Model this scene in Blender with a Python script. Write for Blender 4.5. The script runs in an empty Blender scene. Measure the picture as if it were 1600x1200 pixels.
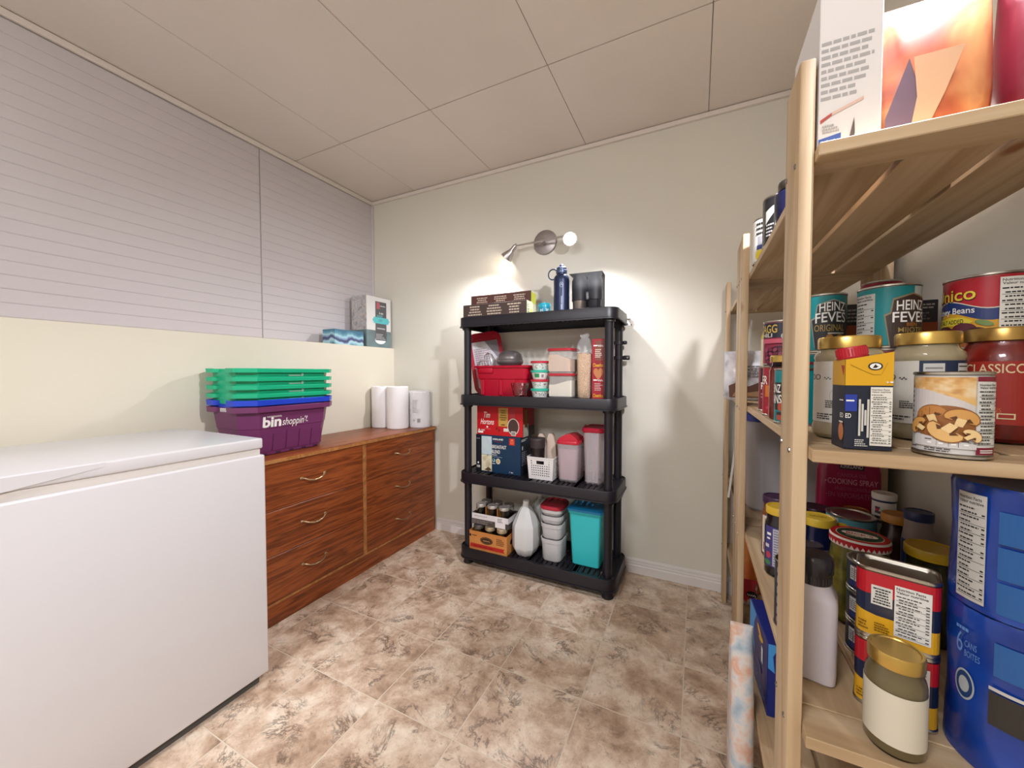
import bpy, bmesh, math, random
from math import pi, sin, cos, radians
from mathutils import Vector, Matrix
random.seed(7)
D = bpy.data
SC = bpy.context.scene
COL = SC.collection

# ------------------------------------------------------------------ camera
camd = D.cameras.new('camera'); cam = D.objects.new('camera', camd); COL.objects.link(cam)
camd.sensor_width = 36.0; camd.lens = 36.0 * 591.15 / 1600.0; camd.clip_start = 0.02
cam.location = (0, 0, 1.09)
cam.rotation_euler = (radians(90 - 1.632), 0, radians(26.02))
SC.camera = cam
# ------------------------------------------------------------------ world, colour management
w = D.worlds.new('world'); SC.world = w; w.use_nodes = True
w.node_tree.nodes['Background'].inputs[0].default_value = (0.9, 0.92, 1, 1)
w.node_tree.nodes['Background'].inputs[1].default_value = 0.05
SC.view_settings.view_transform = 'Standard'; SC.view_settings.look = 'None'
SC.view_settings.gamma = 1.0; SC.view_settings.use_curve_mapping = False
SC.view_settings.exposure = 0.40
# ------------------------------------------------------------------ lights of the room, plus an added fill
def lamp(name, kind, loc, energy, color, target=None, **kw):
    l = D.lights.new(name, kind); l.energy = energy; l.color = color
    for k, v in kw.items(): setattr(l, k, v)
    o = D.objects.new(name, l); COL.objects.link(o); o.location = loc
    if target is not None:
        o.rotation_euler = (Vector(target) - Vector(loc)).to_track_quat('-Z', 'Y').to_euler()
    return o
WARM = (1.0, 0.86, 0.72); NEUT = (0.97, 0.975, 1.045)
lamp('wall_lamp_right', 'SPOT', (0.315, 0.665, 1.86), 66, NEUT, (-0.9, 1.45, 0.45), spot_size=radians(112), spot_blend=0.6, shadow_soft_size=0.035)
lamp('fill_light_behind', 'AREA', (-0.70, -1.05, 2.34), 50, NEUT, (-0.65, -0.4, 0), size=0.7)  # added soft fill for ambient brightness, no known fixture behind the camera
lamp('wall_spot_glow', 'SPOT', (-1.055, 1.985, 1.765), 24, NEUT, (-1.40, 1.90, 0.95), spot_size=radians(136), spot_blend=0.9, shadow_soft_size=0.02)
lamp('wall_spot_glow', 'SPOT', (-0.60, 1.955, 1.785), 24, NEUT, (-0.36, 1.90, 0.95), spot_size=radians(116), spot_blend=0.9, shadow_soft_size=0.02)

# ------------------------------------------------------------------ materials
def srgb(h):
    h = h.lstrip('#'); r = []
    for i in (0, 2, 4):
        c = int(h[i:i+2], 16) / 255.0
        r.append(c / 12.92 if c <= 0.04045 else ((c + 0.055) / 1.055) ** 2.4)
    return (*r, 1.0)
_m = {}
def M(col, rough=0.5, metal=0.0, spec=0.5, trans=0.0, emit=0.0, ior=1.45, alpha=1.0, sss=0.0):
    k = (col, rough, metal, spec, trans, emit, ior, alpha, sss)
    if k in _m: return _m[k]
    m = D.materials.new('surface_' + col.strip('#')); m.use_nodes = True
    b = m.node_tree.nodes['Principled BSDF']; c = srgb(col)
    b.inputs['Base Color'].default_value = c; b.inputs['Roughness'].default_value = rough
    b.inputs['Metallic'].default_value = metal; b.inputs['Specular IOR Level'].default_value = spec
    b.inputs['Transmission Weight'].default_value = trans; b.inputs['IOR'].default_value = ior
    b.inputs['Alpha'].default_value = alpha
    if emit: b.inputs['Emission Color'].default_value = c; b.inputs['Emission Strength'].default_value = emit
    if sss: b.inputs['Subsurface Weight'].default_value = sss; b.inputs['Subsurface Radius'].default_value = (.02, .02, .02)
    _m[k] = m; return m
def nodes_of(name):
    m = D.materials.new(name); m.use_nodes = True; nt = m.node_tree
    return m, nt, nt.nodes['Principled BSDF']
def N(nt, t, **kw):
    n = nt.nodes.new(t)
    for k, v in kw.items():
        if k.startswith('_'): setattr(n, k[1:], v)
        else: n.inputs[k].default_value = v
    return n
def ramp(nt, stops):
    r = nt.nodes.new('ShaderNodeValToRGB'); e = r.color_ramp.elements
    while len(e) < len(stops): e.new(0.5)
    for el, (p, c) in zip(e, stops): el.position = p; el.color = srgb(c) if isinstance(c, str) else (c, c, c, 1)
    return r
def L(nt, a, b): nt.links.new(a, b)
def bump(nt, b, h, strength, dist=0.002):
    bp = N(nt, 'ShaderNodeBump', Strength=strength, Distance=dist); L(nt, h, bp.inputs['Height']); L(nt, bp.outputs[0], b.inputs['Normal'])
def wood(name, stops, axis, rough, scale=1.0, contrast=1.0, knots=None):
    """grain running along the given axis of the object; every object gets its own cut of it"""
    m, nt, b = nodes_of(name)
    tc = N(nt, 'ShaderNodeTexCoord'); oi = N(nt, 'ShaderNodeObjectInfo')
    off = N(nt, 'ShaderNodeVectorMath', _operation='SCALE'); off.inputs['Scale'].default_value = 7.0
    comb = N(nt, 'ShaderNodeCombineXYZ'); 
    for i in range(3): L(nt, oi.outputs['Random'], comb.inputs[i])
    L(nt, comb.outputs[0], off.inputs[0])
    add = N(nt, 'ShaderNodeVectorMath', _operation='ADD'); L(nt, tc.outputs['Object'], add.inputs[0]); L(nt, off.outputs[0], add.inputs[1])
    s = [14.0 * scale] * 3; s['XYZ'.index(axis)] = 0.9 * scale
    mp = N(nt, 'ShaderNodeMapping'); mp.inputs['Scale'].default_value = s; L(nt, add.outputs[0], mp.inputs[0])
    n1 = N(nt, 'ShaderNodeTexNoise', Scale=1.0, Detail=3.0, Distortion=0.6); L(nt, mp.outputs[0], n1.inputs['Vector'])
    mul = N(nt, 'ShaderNodeMath', _operation='MULTIPLY'); mul.inputs[1].default_value = 9.0 * contrast; L(nt, n1.outputs[0], mul.inputs[0])
    fr = N(nt, 'ShaderNodeMath', _operation='PINGPONG'); fr.inputs[1].default_value = 1.0; L(nt, mul.outputs[0], fr.inputs[0])
    s2 = [160.0 * scale] * 3; s2['XYZ'.index(axis)] = 5.0 * scale
    mp2 = N(nt, 'ShaderNodeMapping'); mp2.inputs['Scale'].default_value = s2; L(nt, add.outputs[0], mp2.inputs[0])
    n2 = N(nt, 'ShaderNodeTexNoise', Scale=1.0, Detail=2.0); L(nt, mp2.outputs[0], n2.inputs['Vector'])
    mix = N(nt, 'ShaderNodeMix'); mix.inputs[0].default_value = 0.4; L(nt, fr.outputs[0], mix.inputs[2]); L(nt, n2.outputs[0], mix.inputs[3])
    r = ramp(nt, stops); L(nt, mix.outputs[0], r.inputs[0]); out = r.outputs[0]
    if knots:
        kp = N(nt, 'ShaderNodeMapping'); ks = [9.0] * 3; ks['XYZ'.index(axis)] = 5.0; kp.inputs['Scale'].default_value = ks; L(nt, add.outputs[0], kp.inputs[0])
        v = N(nt, 'ShaderNodeTexVoronoi', Scale=1.0); L(nt, kp.outputs[0], v.inputs['Vector'])
        kr = ramp(nt, [(0.05, 1.0), (0.12, 0.0)]); L(nt, v.outputs['Distance'], kr.inputs[0])
        km = N(nt, 'ShaderNodeMix', _data_type='RGBA'); L(nt, kr.outputs[0], km.inputs[0]); L(nt, out, km.inputs[6]); km.inputs[7].default_value = srgb(knots); out = km.outputs[2]
    L(nt, out, b.inputs['Base Color']); b.inputs['Roughness'].default_value = rough
    bump(nt, b, n2.outputs[0], 0.12)
    return m
PINE = {a: wood('pine_' + a.lower(), [(0.15, '#a88c68'), (0.5, '#bba07c'), (0.85, '#c6af8e')], a, 0.6, 1.0, 0.8, '#8a5a34') for a in 'XYZ'}
WAL = {a: wood('walnut_' + a.lower(), [(0.08, '#52270f'), (0.36, '#7e3e1b'), (0.64, '#934b23'), (0.94, '#a65a2c')], a, 0.36, 3.2, 0.75) for a in 'XYZ'}
EDGE = wood('walnut_edge', [(0.2, '#9c6435'), (0.8, '#b87f48')], 'X', 0.45)

def paint(name, c1, c2, rough, sc=1.6, bs=0.06, bsc=260.0):
    m, nt, b = nodes_of(name); g = N(nt, 'ShaderNodeNewGeometry')
    n = N(nt, 'ShaderNodeTexNoise', Scale=sc, Detail=2.0); L(nt, g.outputs['Position'], n.inputs['Vector'])
    r = ramp(nt, [(0.35, c1), (0.65, c2)]); L(nt, n.outputs[0], r.inputs[0]); L(nt, r.outputs[0], b.inputs['Base Color'])
    b.inputs['Roughness'].default_value = rough
    n2 = N(nt, 'ShaderNodeTexNoise', Scale=bsc, Detail=1.0); L(nt, g.outputs['Position'], n2.inputs['Vector']); bump(nt, b, n2.outputs[0], bs)
    return m
WALLP = paint('wall_paint', '#d8d4c6', '#dbd7ca', 0.7)
KNEEP = paint('knee_wall_paint', '#dad3bf', '#ddd6c4', 0.65)
SLATP = paint('slat_paint', '#cbc4c6', '#cec7c8', 0.6)
CEILP = paint('ceiling_board', '#e2d9d0', '#e5dcd4', 0.9, 3.0, 0.25, 420.0)
GRIDP = paint('ceiling_grid', '#dfd6cd', '#e1d8cf', 0.6)
TRIMP = paint('white_trim', '#dcd7d3', '#e0dbd6', 0.45)
WHITEP = paint('freezer_enamel', '#d8d6d8', '#dad8d9', 0.28, 1.0, 0.02, 500.0)

def floor_mat():
    m, nt, b = nodes_of('vinyl_stone_tile'); g = N(nt, 'ShaderNodeNewGeometry'); oi = N(nt, 'ShaderNodeObjectInfo')
    sc = N(nt, 'ShaderNodeVectorMath', _operation='SCALE'); cb = N(nt, 'ShaderNodeCombineXYZ')
    for i in range(3): L(nt, oi.outputs['Random'], cb.inputs[i])
    L(nt, cb.outputs[0], sc.inputs[0]); sc.inputs['Scale'].default_value = 11.0
    ad = N(nt, 'ShaderNodeVectorMath', _operation='ADD'); L(nt, g.outputs['Position'], ad.inputs[0]); L(nt, sc.outputs[0], ad.inputs[1])
    n1 = N(nt, 'ShaderNodeTexNoise', Scale=8.0, Detail=9.0, Roughness=0.7, Distortion=0.25); L(nt, ad.outputs[0], n1.inputs['Vector'])
    r1 = ramp(nt, [(0.34, '#a3876f'), (0.45, '#c4a88f'), (0.54, '#dcc5ad'), (0.66, '#efe0cc')]); L(nt, n1.outputs[0], r1.inputs[0])
    # dark veins
    n2 = N(nt, 'ShaderNodeTexNoise', Scale=6.5, Detail=7.0, Roughness=0.72, Distortion=0.7); L(nt, ad.outputs[0], n2.inputs['Vector'])
    s = N(nt, 'ShaderNodeMath', _operation='SUBTRACT'); s.inputs[1].default_value = 0.5; L(nt, n2.outputs[0], s.inputs[0])
    a = N(nt, 'ShaderNodeMath', _operation='ABSOLUTE'); L(nt, s.outputs[0], a.inputs[0])
    rv = ramp(nt, [(0.0, 0.8), (0.014, 0.4), (0.035, 0.0)]); L(nt, a.outputs[0], rv.inputs[0])
    n3 = N(nt, 'ShaderNodeTexNoise', Scale=9.0, Detail=2.0); L(nt, ad.outputs[0], n3.inputs['Vector'])
    rm = ramp(nt, [(0.48, 0.0), (0.62, 1.0)]); L(nt, n3.outputs[0], rm.inputs[0])
    mu = N(nt, 'ShaderNodeMath', _operation='MULTIPLY'); L(nt, rv.outputs[0], mu.inputs[0]); L(nt, rm.outputs[0], mu.inputs[1])
    mx = N(nt, 'ShaderNodeMix', _data_type='RGBA'); L(nt, mu.outputs[0], mx.inputs[0]); L(nt, r1.outputs[0], mx.inputs[6]); mx.inputs[7].default_value = srgb('#4c3a30')
    # short dark flecks
    n4 = N(nt, 'ShaderNodeTexNoise', Scale=85.0, Detail=4.0, Roughness=0.75, Distortion=0.3); L(nt, ad.outputs[0], n4.inputs['Vector'])
    r4 = ramp(nt, [(0.32, 0.5), (0.41, 0.0)]); L(nt, n4.outputs[0], r4.inputs[0])
    mx2 = N(nt, 'ShaderNodeMix', _data_type='RGBA'); L(nt, r4.outputs[0], mx2.inputs[0]); L(nt, mx.outputs[2], mx2.inputs[6]); mx2.inputs[7].default_value = srgb('#6e5646')
    L(nt, mx2.outputs[2], b.inputs['Base Color']); b.inputs['Roughness'].default_value = 0.42
    bump(nt, b, n1.outputs[0], 0.12)
    return m
FLOORM = floor_mat()
def mottled(name, stops, scale, rough=0.5, detail=4.0, bumps=0.0, stretch=(1, 1, 1), coord='Object', dist=0.0):
    m, nt, b = nodes_of(name); tc = N(nt, 'ShaderNodeTexCoord')
    mp = N(nt, 'ShaderNodeMapping'); mp.inputs['Scale'].default_value = stretch; L(nt, tc.outputs[coord], mp.inputs[0])
    n = N(nt, 'ShaderNodeTexNoise', Scale=scale, Detail=detail, Distortion=dist); L(nt, mp.outputs[0], n.inputs['Vector'])
    r = ramp(nt, stops); L(nt, n.outputs[0], r.inputs[0]); L(nt, r.outputs[0], b.inputs['Base Color']); b.inputs['Roughness'].default_value = rough
    if bumps: bump(nt, b, n.outputs[0], bumps, 0.004)
    return m
def glassy(name, col, rough=0.03, ior=1.4, mixt=0.0):
    m, nt, b = nodes_of(name); b.inputs['Base Color'].default_value = srgb(col); b.inputs['Transmission Weight'].default_value = 1.0
    b.inputs['Roughness'].default_value = rough; b.inputs['IOR'].default_value = ior; return m
GLASS = glassy('clear_glass', '#f4f6f4', 0.02, 1.35)

FILM = M('#eef0f2', 0.12, alpha=0.16)
TIN = M('#b9b4ab', 0.28, 1.0); GOLDLID = M('#c9a75a', 0.3, 0.85); STEEL = M('#c9c6c4', 0.25, 1.0)
BLACKP = paint('black_shelf_plastic', '#15131a', '#19161f', 0.40, 4.0, 0.12, 320.0)

# ------------------------------------------------------------------ building helpers
def link(name, me, mat, parent=None, loc=(0, 0, 0), rot=(0, 0, 0), smooth=None):
    o = D.objects.new(name, me); COL.objects.link(o)
    if mat is not None:
        for x in (mat if isinstance(mat, (list, tuple)) else [mat]): me.materials.append(x)
    o.location = loc; o.rotation_euler = rot
    if parent is not None: o.parent = parent
    if smooth:
        for p in me.polygons: p.use_smooth = True
        me.set_sharp_from_angle(angle=radians(smooth))
    return o
def mesh_of(bm, name='part'):
    bmesh.ops.recalc_face_normals(bm, faces=bm.faces[:])
    me = D.meshes.new(name); bm.to_mesh(me); bm.free(); return me
def root(name, label, cat, loc, rz=0.0, group=None):
    o = D.objects.new(name, None); COL.objects.link(o); o.location = loc; o.rotation_euler = (0, 0, rz)
    o.empty_display_size = 0.02
    o['label'] = label; o['category'] = cat
    if group: o['group'] = group
    return o
def tag(o, label, cat, group=None):
    o['label'] = label; o['category'] = cat
    if group: o['group'] = group
    return o
def bbox(bm, x0, x1, y0, y1, z0, z1, bev=0.0, seg=1):
    r = bmesh.ops.create_cube(bm, size=1.0); vs = r['verts']
    for v in vs: v.co = Vector(((x0 + x1) / 2 + v.co.x * (x1 - x0), (y0 + y1) / 2 + v.co.y * (y1 - y0), (z0 + z1) / 2 + v.co.z * (z1 - z0)))
    if bev:
        es = list({e for v in vs for e in v.link_edges})
        bmesh.ops.bevel(bm, geom=es, offset=bev, segments=seg, affect='EDGES', profile=0.5)
def box(name, x0, x1, y0, y1, z0, z1, mat, parent=None, bev=0.0, seg=1, loc=(0, 0, 0), rot=(0, 0, 0)):
    bm = bmesh.new(); bbox(bm, x0, x1, y0, y1, z0, z1, bev, seg)
    return link(name, mesh_of(bm, name), mat, parent, loc, rot, 35 if bev else None)
def lathe_bm(bm, prof, n=32, cx=0.0, cy=0.0, sx=1.0, sy=1.0):
    rings = []
    for r, z in prof:
        if r < 1e-6: rings.append([bm.verts.new((cx, cy, z))])
        else: rings.append([bm.verts.new((cx + sx * r * cos(2 * pi * i / n), cy + sy * r * sin(2 * pi * i / n), z)) for i in range(n)])
    for a, b in zip(rings, rings[1:]):
        for i in range(n):
            j = (i + 1) % n
            if len(a) == 1 and len(b) == 1: break
            if len(a) == 1: bm.faces.new((a[0], b[j], b[i]))
            elif len(b) == 1: bm.faces.new((a[i], a[j], b[0]))
            else: bm.faces.new((a[i], a[j], b[j], b[i]))
def lathe(name, prof, mat, parent=None, n=32, loc=(0, 0, 0), rot=(0, 0, 0), smooth=35, sx=1.0, sy=1.0):
    bm = bmesh.new(); lathe_bm(bm, prof, n, 0, 0, sx, sy); return link(name, mesh_of(bm, name), mat, parent, loc, rot, smooth)
def tube_bm(bm, pts, r, n=8, closed=False):
    pts = [Vector(p) for p in pts]; k = len(pts); rings = []; ref = None
    for i, p in enumerate(pts):
        a = pts[(i - 1) % k] if (closed or i > 0) else p; b = pts[(i + 1) % k] if (closed or i < k - 1) else p
        t = (b - a).normalized()
        if ref is None: ref = Vector((0, 0, 1)) if abs(t.z) < 0.9 else Vector((1, 0, 0))
        u = t.cross(ref).normalized(); ref = u.cross(t).normalized()
        rr = r[i] if isinstance(r, (list, tuple)) else r
        rings.append([bm.verts.new(p + u * rr * cos(2 * pi * j / n) + ref * rr * sin(2 * pi * j / n)) for j in range(n)])
    m = k if closed else k - 1
    for i in range(m):
        a, b = rings[i], rings[(i + 1) % k]
        for j in range(n): bm.faces.new((a[j], a[(j + 1) % n], b[(j + 1) % n], b[j]))
    if not closed: bm.faces.new(rings[0]); bm.faces.new(rings[-1])
def tube(name, pts, r, mat, parent=None, n=8, closed=False, loc=(0, 0, 0), rot=(0, 0, 0)):
    bm = bmesh.new(); tube_bm(bm, pts, r, n, closed); return link(name, mesh_of(bm, name), mat, parent, loc, rot, 50)
def rrect(w, d, c, n=4, cx=0.0, cy=0.0):
    """outline of a rounded rectangle, counter-clockwise"""
    out = []
    for sx, sy, a0 in ((1, -1, -pi / 2), (1, 1, 0), (-1, 1, pi / 2), (-1, -1, pi)):
        for i in range(n + 1):
            a = a0 + pi / 2 * i / n
            out.append((cx + sx * (w / 2 - c) + c * cos(a), cy + sy * (d / 2 - c) + c * sin(a)))
    return out
def loft_bm(bm, rings, cap0=True, cap1=True):
    rs = [[bm.verts.new(p) for p in r] for r in rings]; n = len(rs[0])
    for a, b in zip(rs, rs[1:]):
        for i in range(n): bm.faces.new((a[i], a[(i + 1) % n], b[(i + 1) % n], b[i]))
    if cap0: bm.faces.new(rs[0])
    if cap1: bm.faces.new(rs[-1])
def rrtub_bm(bm, secs, cap0=True, cap1=True, n=4):
    """sections (w, d, corner, z)"""
    loft_bm(bm, [[(x, y, z) for x, y in rrect(w, d, c, n)] for w, d, c, z in secs], cap0, cap1)
def rrtub(name, secs, mat, parent=None, cap0=True, cap1=True, n=4, loc=(0, 0, 0), rot=(0, 0, 0)):
    bm = bmesh.new(); rrtub_bm(bm, secs, cap0, cap1, n); return link(name, mesh_of(bm, name), mat, parent, loc, rot, 35)
def poly_prism_bm(bm, pts, z0, z1):
    loft_bm(bm, [[(x, y, z0) for x, y in pts], [(x, y, z1) for x, y in pts]])

# ------------------------------------------------------------------ print on surfaces: lettering, label areas, pictures
_tx = {}
def text_geo(s, bold, shear):
    k = (s, bold, shear)
    if k not in _tx:
        c = D.curves.new('lettering', 'FONT'); c.body = s; c.resolution_u = 3; c.shear = shear; c.offset = bold
        o = D.objects.new('lettering', c); me = o.to_mesh()
        vs = [v.co.to_2d() for v in me.vertices]; fs = [tuple(p.vertices) for p in me.polygons]
        o.to_mesh_clear(); D.objects.remove(o); D.curves.remove(c)
        x0 = min(v.x for v in vs); x1 = max(v.x for v in vs); y0 = min(v.y for v in vs); y1 = max(v.y for v in vs)
        _tx[k] = ([((v.x - x0) / (x1 - x0), (v.y - y0) / (y1 - y0)) for v in vs], fs)
    return _tx[k]
def T(s, u, v, w, h, mat, bold=0.0, shear=0.0, rot=0.0, arc=0.0):
    """lettering that fills the box u..u+w, v..v+h; rot in quarter turns"""
    vs, fs = text_geo(s, bold, shear); out = []
    for a, b in vs:
        if rot: x, y = u + w * (1 - b), v + h * a
        else: x, y = u + w * a, v + h * b + arc * (1 - (2 * a - 1) ** 2)
        out.append((x, y))
    return (mat, out, fs)
def R(u0, v0, u1, v1, mat): return (mat, [(u0, v0), (u1, v0), (u1, v1), (u0, v1)], [(0, 1, 2, 3)])
def P(pts, mat): return (mat, list(pts), [tuple(range(len(pts)))])
def EL(u, v, a, b, mat, n=20, rot=0.0):
    return P([(u + a * cos(2 * pi * i / n) * cos(rot) - b * sin(2 * pi * i / n) * sin(rot), v + a * cos(2 * pi * i / n) * sin(rot) + b * sin(2 * pi * i / n) * cos(rot)) for i in range(n)], mat)
def BAND(us, lo, hi, mat):
    """area between two curves lo(u), hi(u)"""
    return P([(u, lo(u)) for u in us] + [(u, hi(u)) for u in reversed(us)], mat)
INK = M('#23221f', 0.6); PAPER = M('#e3e0d6', 0.6); WHITE = M('#f0eee8', 0.55); GREYINK = M('#6d6a66', 0.6)
def nutri(u0, v0, u1, v1, rows=12, head=True, seed=1, ink=INK, paper=PAPER):
    r = random.Random(seed); w = u1 - u0; h = v1 - v0; it = [R(u0, v0, u1, v1, paper)]; y = v1 - 0.03 * h
    if head:
        hh = min(0.062 * h, 0.1 * w)
        it.append(T('Nutrition Facts', u0 + .05 * w, y - hh, .8 * w, hh, ink, .012)); y -= hh * 1.3
        it.append(T('Valeur nutritive', u0 + .05 * w, y - hh, .86 * w, hh, ink, .012)); y -= hh * 1.7
    st = (y - v0 - 0.03 * h) / rows
    for i in range(rows):
        ind = .05 if i % 3 == 0 else .12
        x = u0 + ind * w; e = u0 + r.uniform(.5, .8) * w
        while x < e:   # rows of small print too fine to read
            l = min(r.uniform(.05, .16) * w, e - x); it.append(R(x, y - st * .62, x + l, y - st * .28, ink)); x += l + .025 * w
        if r.random() < .7: it.append(R(u0 + .86 * w, y - st * .62, u0 + .95 * w, y - st * .28, ink))
        if i % 2: it.append(R(u0 + .04 * w, y - st * .96, u0 + .96 * w, y - st * .86, ink))
        y -= st
    return it
def smallprint(u0, v0, u1, v1, rows, mat, seed=3, center=False):
    r = random.Random(seed); it = []; st = (v1 - v0) / rows
    for i in range(rows):
        y = v1 - st * (i + 1); w = (u1 - u0) * r.uniform(.6, 1.0); x = u0 + ((u1 - u0 - w) / 2 if center else 0); e = x + w
        while x < e:
            l = min(r.uniform(.08, .2) * (u1 - u0), e - x); it.append(R(x, y + st * .2, x + l, y + st * .7, mat)); x += l + .03 * (u1 - u0)
    return it
def scribble(u0, v0, w, h, n, mat, seed=1, t=0.12):
    """a hand-script flourish too small to read: a running pen line"""
    r = random.Random(seed); pts = []
    for i in range(n * 6 + 1):
        a = i / 6.0; amp = (.5 + .5 * r.random()) if i % 6 == 3 else .45
        pts.append((u0 + w * i / (n * 6) + .02 * w * sin(2 * pi * a), v0 + h * (.35 + amp * .5 * sin(2 * pi * a))))
    th = h * t; f = []
    vs = [(x, y - th) for x, y in pts] + [(x, y + th) for x, y in pts]; k = len(pts)
    return (mat, vs, [(i, i + 1, k + i + 1, k + i) for i in range(k - 1)])
def decal(parent, fmap, items, curved=0.0, eps=0.00035, names=None):
    """items of one material become one thin printed layer; later items lie above earlier ones"""
    groups = []; 
    for it in items:
        for g in groups:
            if g[0] is it[0] and g[1] == len(groups) - 1: g[2].append(it); break
        else:
            groups.append([it[0], len(groups), [it]])
    for mat, li, its in groups:
        bm = bmesh.new(); lettering = True
        for _, vs, fs in its:
            bv = [bm.verts.new((x, y, 0)) for x, y in vs]
            for f in fs:
                try: bm.faces.new([bv[i] for i in f])
                except ValueError: pass
        if curved:
            us = [v.co.x for v in bm.verts]; u0, u1 = min(us), max(us); k = int((u1 - u0) / curved)
            for i in range(1, k + 1):
                geom = bm.verts[:] + bm.edges[:] + bm.faces[:]
                bmesh.ops.bisect_plane(bm, geom=geom, plane_co=(u0 + i * curved, 0, 0), plane_no=(1, 0, 0), dist=1e-7)
        bmesh.ops.triangulate(bm, faces=[f for f in bm.faces if len(f.verts) > 4])
        e = eps * (1 + 0.5 * li)
        for v in bm.verts: v.co = fmap(v.co.x, v.co.y, e)
        me = D.meshes.new('print'); bm.to_mesh(me); bm.free()
        link('label_print', me, mat, parent)
def cylmap(r, a0, tilt=0.0, z=0.0):
    return lambda u, v, e: Vector(((r + e) * cos(a0 + u / r), (r + e) * sin(a0 + u / r), z + v + tilt * u))
def facemap(o, ru, rv):
    o = Vector(o); ru = Vector(ru).normalized(); rv = Vector(rv).normalized(); n = ru.cross(rv)
    return lambda u, v, e: o + ru * u + rv * v + n * e
def front(y): return facemap((0, y, 0), (1, 0, 0), (0, 0, 1))      # u along +x, seen from -y
def right(x): return facemap((x, 0, 0), (0, 1, 0), (0, 0, 1))      # seen from +x
def leftf(x): return facemap((x, 0, 0), (0, -1, 0), (0, 0, 1))     # seen from -x
def topf(z): return facemap((0, 0, z), (1, 0, 0), (0, 1, 0))
def facing(x, y): return math.atan2(-y, -x)                          # direction from a point towards the middle of the room where one stands
# ================================================================== THE ROOM
XL, XK, XR, YB, YF, ZC = -2.207, -2.008, 0.492, 2.132, -1.70, 2.372
KZ = 1.272
def struct(o): o['kind'] = 'structure'; return o
# floor: sub-floor with one vinyl tile per piece
fl = struct(box('floor', XL - .1, XR + .1, YF - .1, YB + .1, -0.06, -0.0008, M('#dccdb8', 0.8)))
bm = bmesh.new(); bbox(bm, -.1505, .1505, -.1505, .1505, -.0006, 0.0, .0004); tile_me = mesh_of(bm, 'tile'); tile_me.materials.append(FLOORM)
for i in range(-7, 2):
    for j in range(-8, 3):
        cx = -0.029 + i * 0.305 + .1525; cy = 1.518 + j * 0.305 + .1525
        if cx - .15 > XR + .05 or cx + .15 < -2.02: continue
        link('tile', tile_me, None, fl, (cx, cy, 0))
# walls
struct(box('wall_back', XL - .1, XR + .1, YB, YB + .1, -.06, ZC + .1, WALLP))
struct(box('wall_right', XR, XR + .1, YF - .1, YB, -.06, ZC + .1, WALLP))
struct(box('wall_front', XL - .1, XR + .1, YF - .1, YF, -.06, ZC + .1, WALLP))
struct(box('wall_left_lower', XL - .1, XK, YF, YB, -.06, KZ, KNEEP, bev=.004, seg=2))
wl = struct(box('wall_left_upper', XL - .1, XL - .004, YF, YB, KZ, ZC + .1, M('#aaa3a0', 0.8)))
# upper left wall: three panels of ribbed white boarding
bm = bmesh.new(); pts = [(-.004, 0), (-.0014, .0003), (0, .004), (0, .0465), (-.0014, .0497), (-.004, .05)]
def strip_mesh(y0, y1, h=.05):
    bm = bmesh.new(); k = h / .05
    loft_bm(bm, [[(x, y0, z * k) for x, z in pts], [(x, y1, z * k) for x, z in pts]]); return mesh_of(bm, 'plank')
for y0, y1 in ((-1.69, .088), (.094, 1.306), (1.313, 2.123)):
    me = strip_mesh(y0, y1); me.materials.append(SLATP)
    for k in range(21):
        z = KZ + .018 + k * .05
        if z < 2.32: link('plank', me, None, wl, (XL, 0, z))
    me2 = strip_mesh(y0, y1, .018); me2.materials.append(SLATP); link('plank', me2, None, wl, (XL, 0, KZ))
struct(box('trim_1', XL - .003, XL + .012, YF, YB - .002, ZC - .028, ZC - .003, GRIDP, bev=.002))
struct(box('trim_2', XL - .003, XL + .010, YB - .014, YB - .0005, KZ, ZC - .028, SLATP, bev=.003))
struct(box('trim_3', XL + .012, XR, YB - .016, YB + .001, ZC - .026, ZC - .003, GRIDP, bev=.002))
struct(box('trim_4', XR - .016, XR + .001, YF, YB - .016, ZC - .026, ZC - .003, GRIDP, bev=.002))
# ceiling: boards laid between narrow seams
ce = struct(box('ceiling', XL - .1, XR + .1, YF - .1, YB + .1, ZC + .006, ZC + .1, M('#5f5550', 0.9)))
xs = [XL + .002, -1.797, -1.186, -.575, .036, XR - .002]
ys = [YF, -.923, .296, 1.515, YB - .002]
for a, b in zip(xs, xs[1:]):
    for c, d in zip(ys, ys[1:]):
        box('ceiling_tile', a + .0012, b - .0012, c + .0022, d - .0022, ZC, ZC + .008, CEILP, ce, bev=.0012)
# baseboard along the back wall
def profile_run(name, prof, a, b, mat):
    """profile (out from wall, height) run along x"""
    bm = bmesh.new(); loft_bm(bm, [[(a, YB + .0005 - o, z) for o, z in prof], [(b, YB + .0005 - o, z) for o, z in prof]])
    return struct(link(name, mesh_of(bm, name), mat, None, smooth=None))
profile_run('baseboard_back', [(0, 0), (.013, 0), (.013, .042), (.0105, .046), (.0105, .056), (.008, .059), (.008, .072), (.005, .080), (0, .082)], -1.62, XR, TRIMP)

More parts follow.
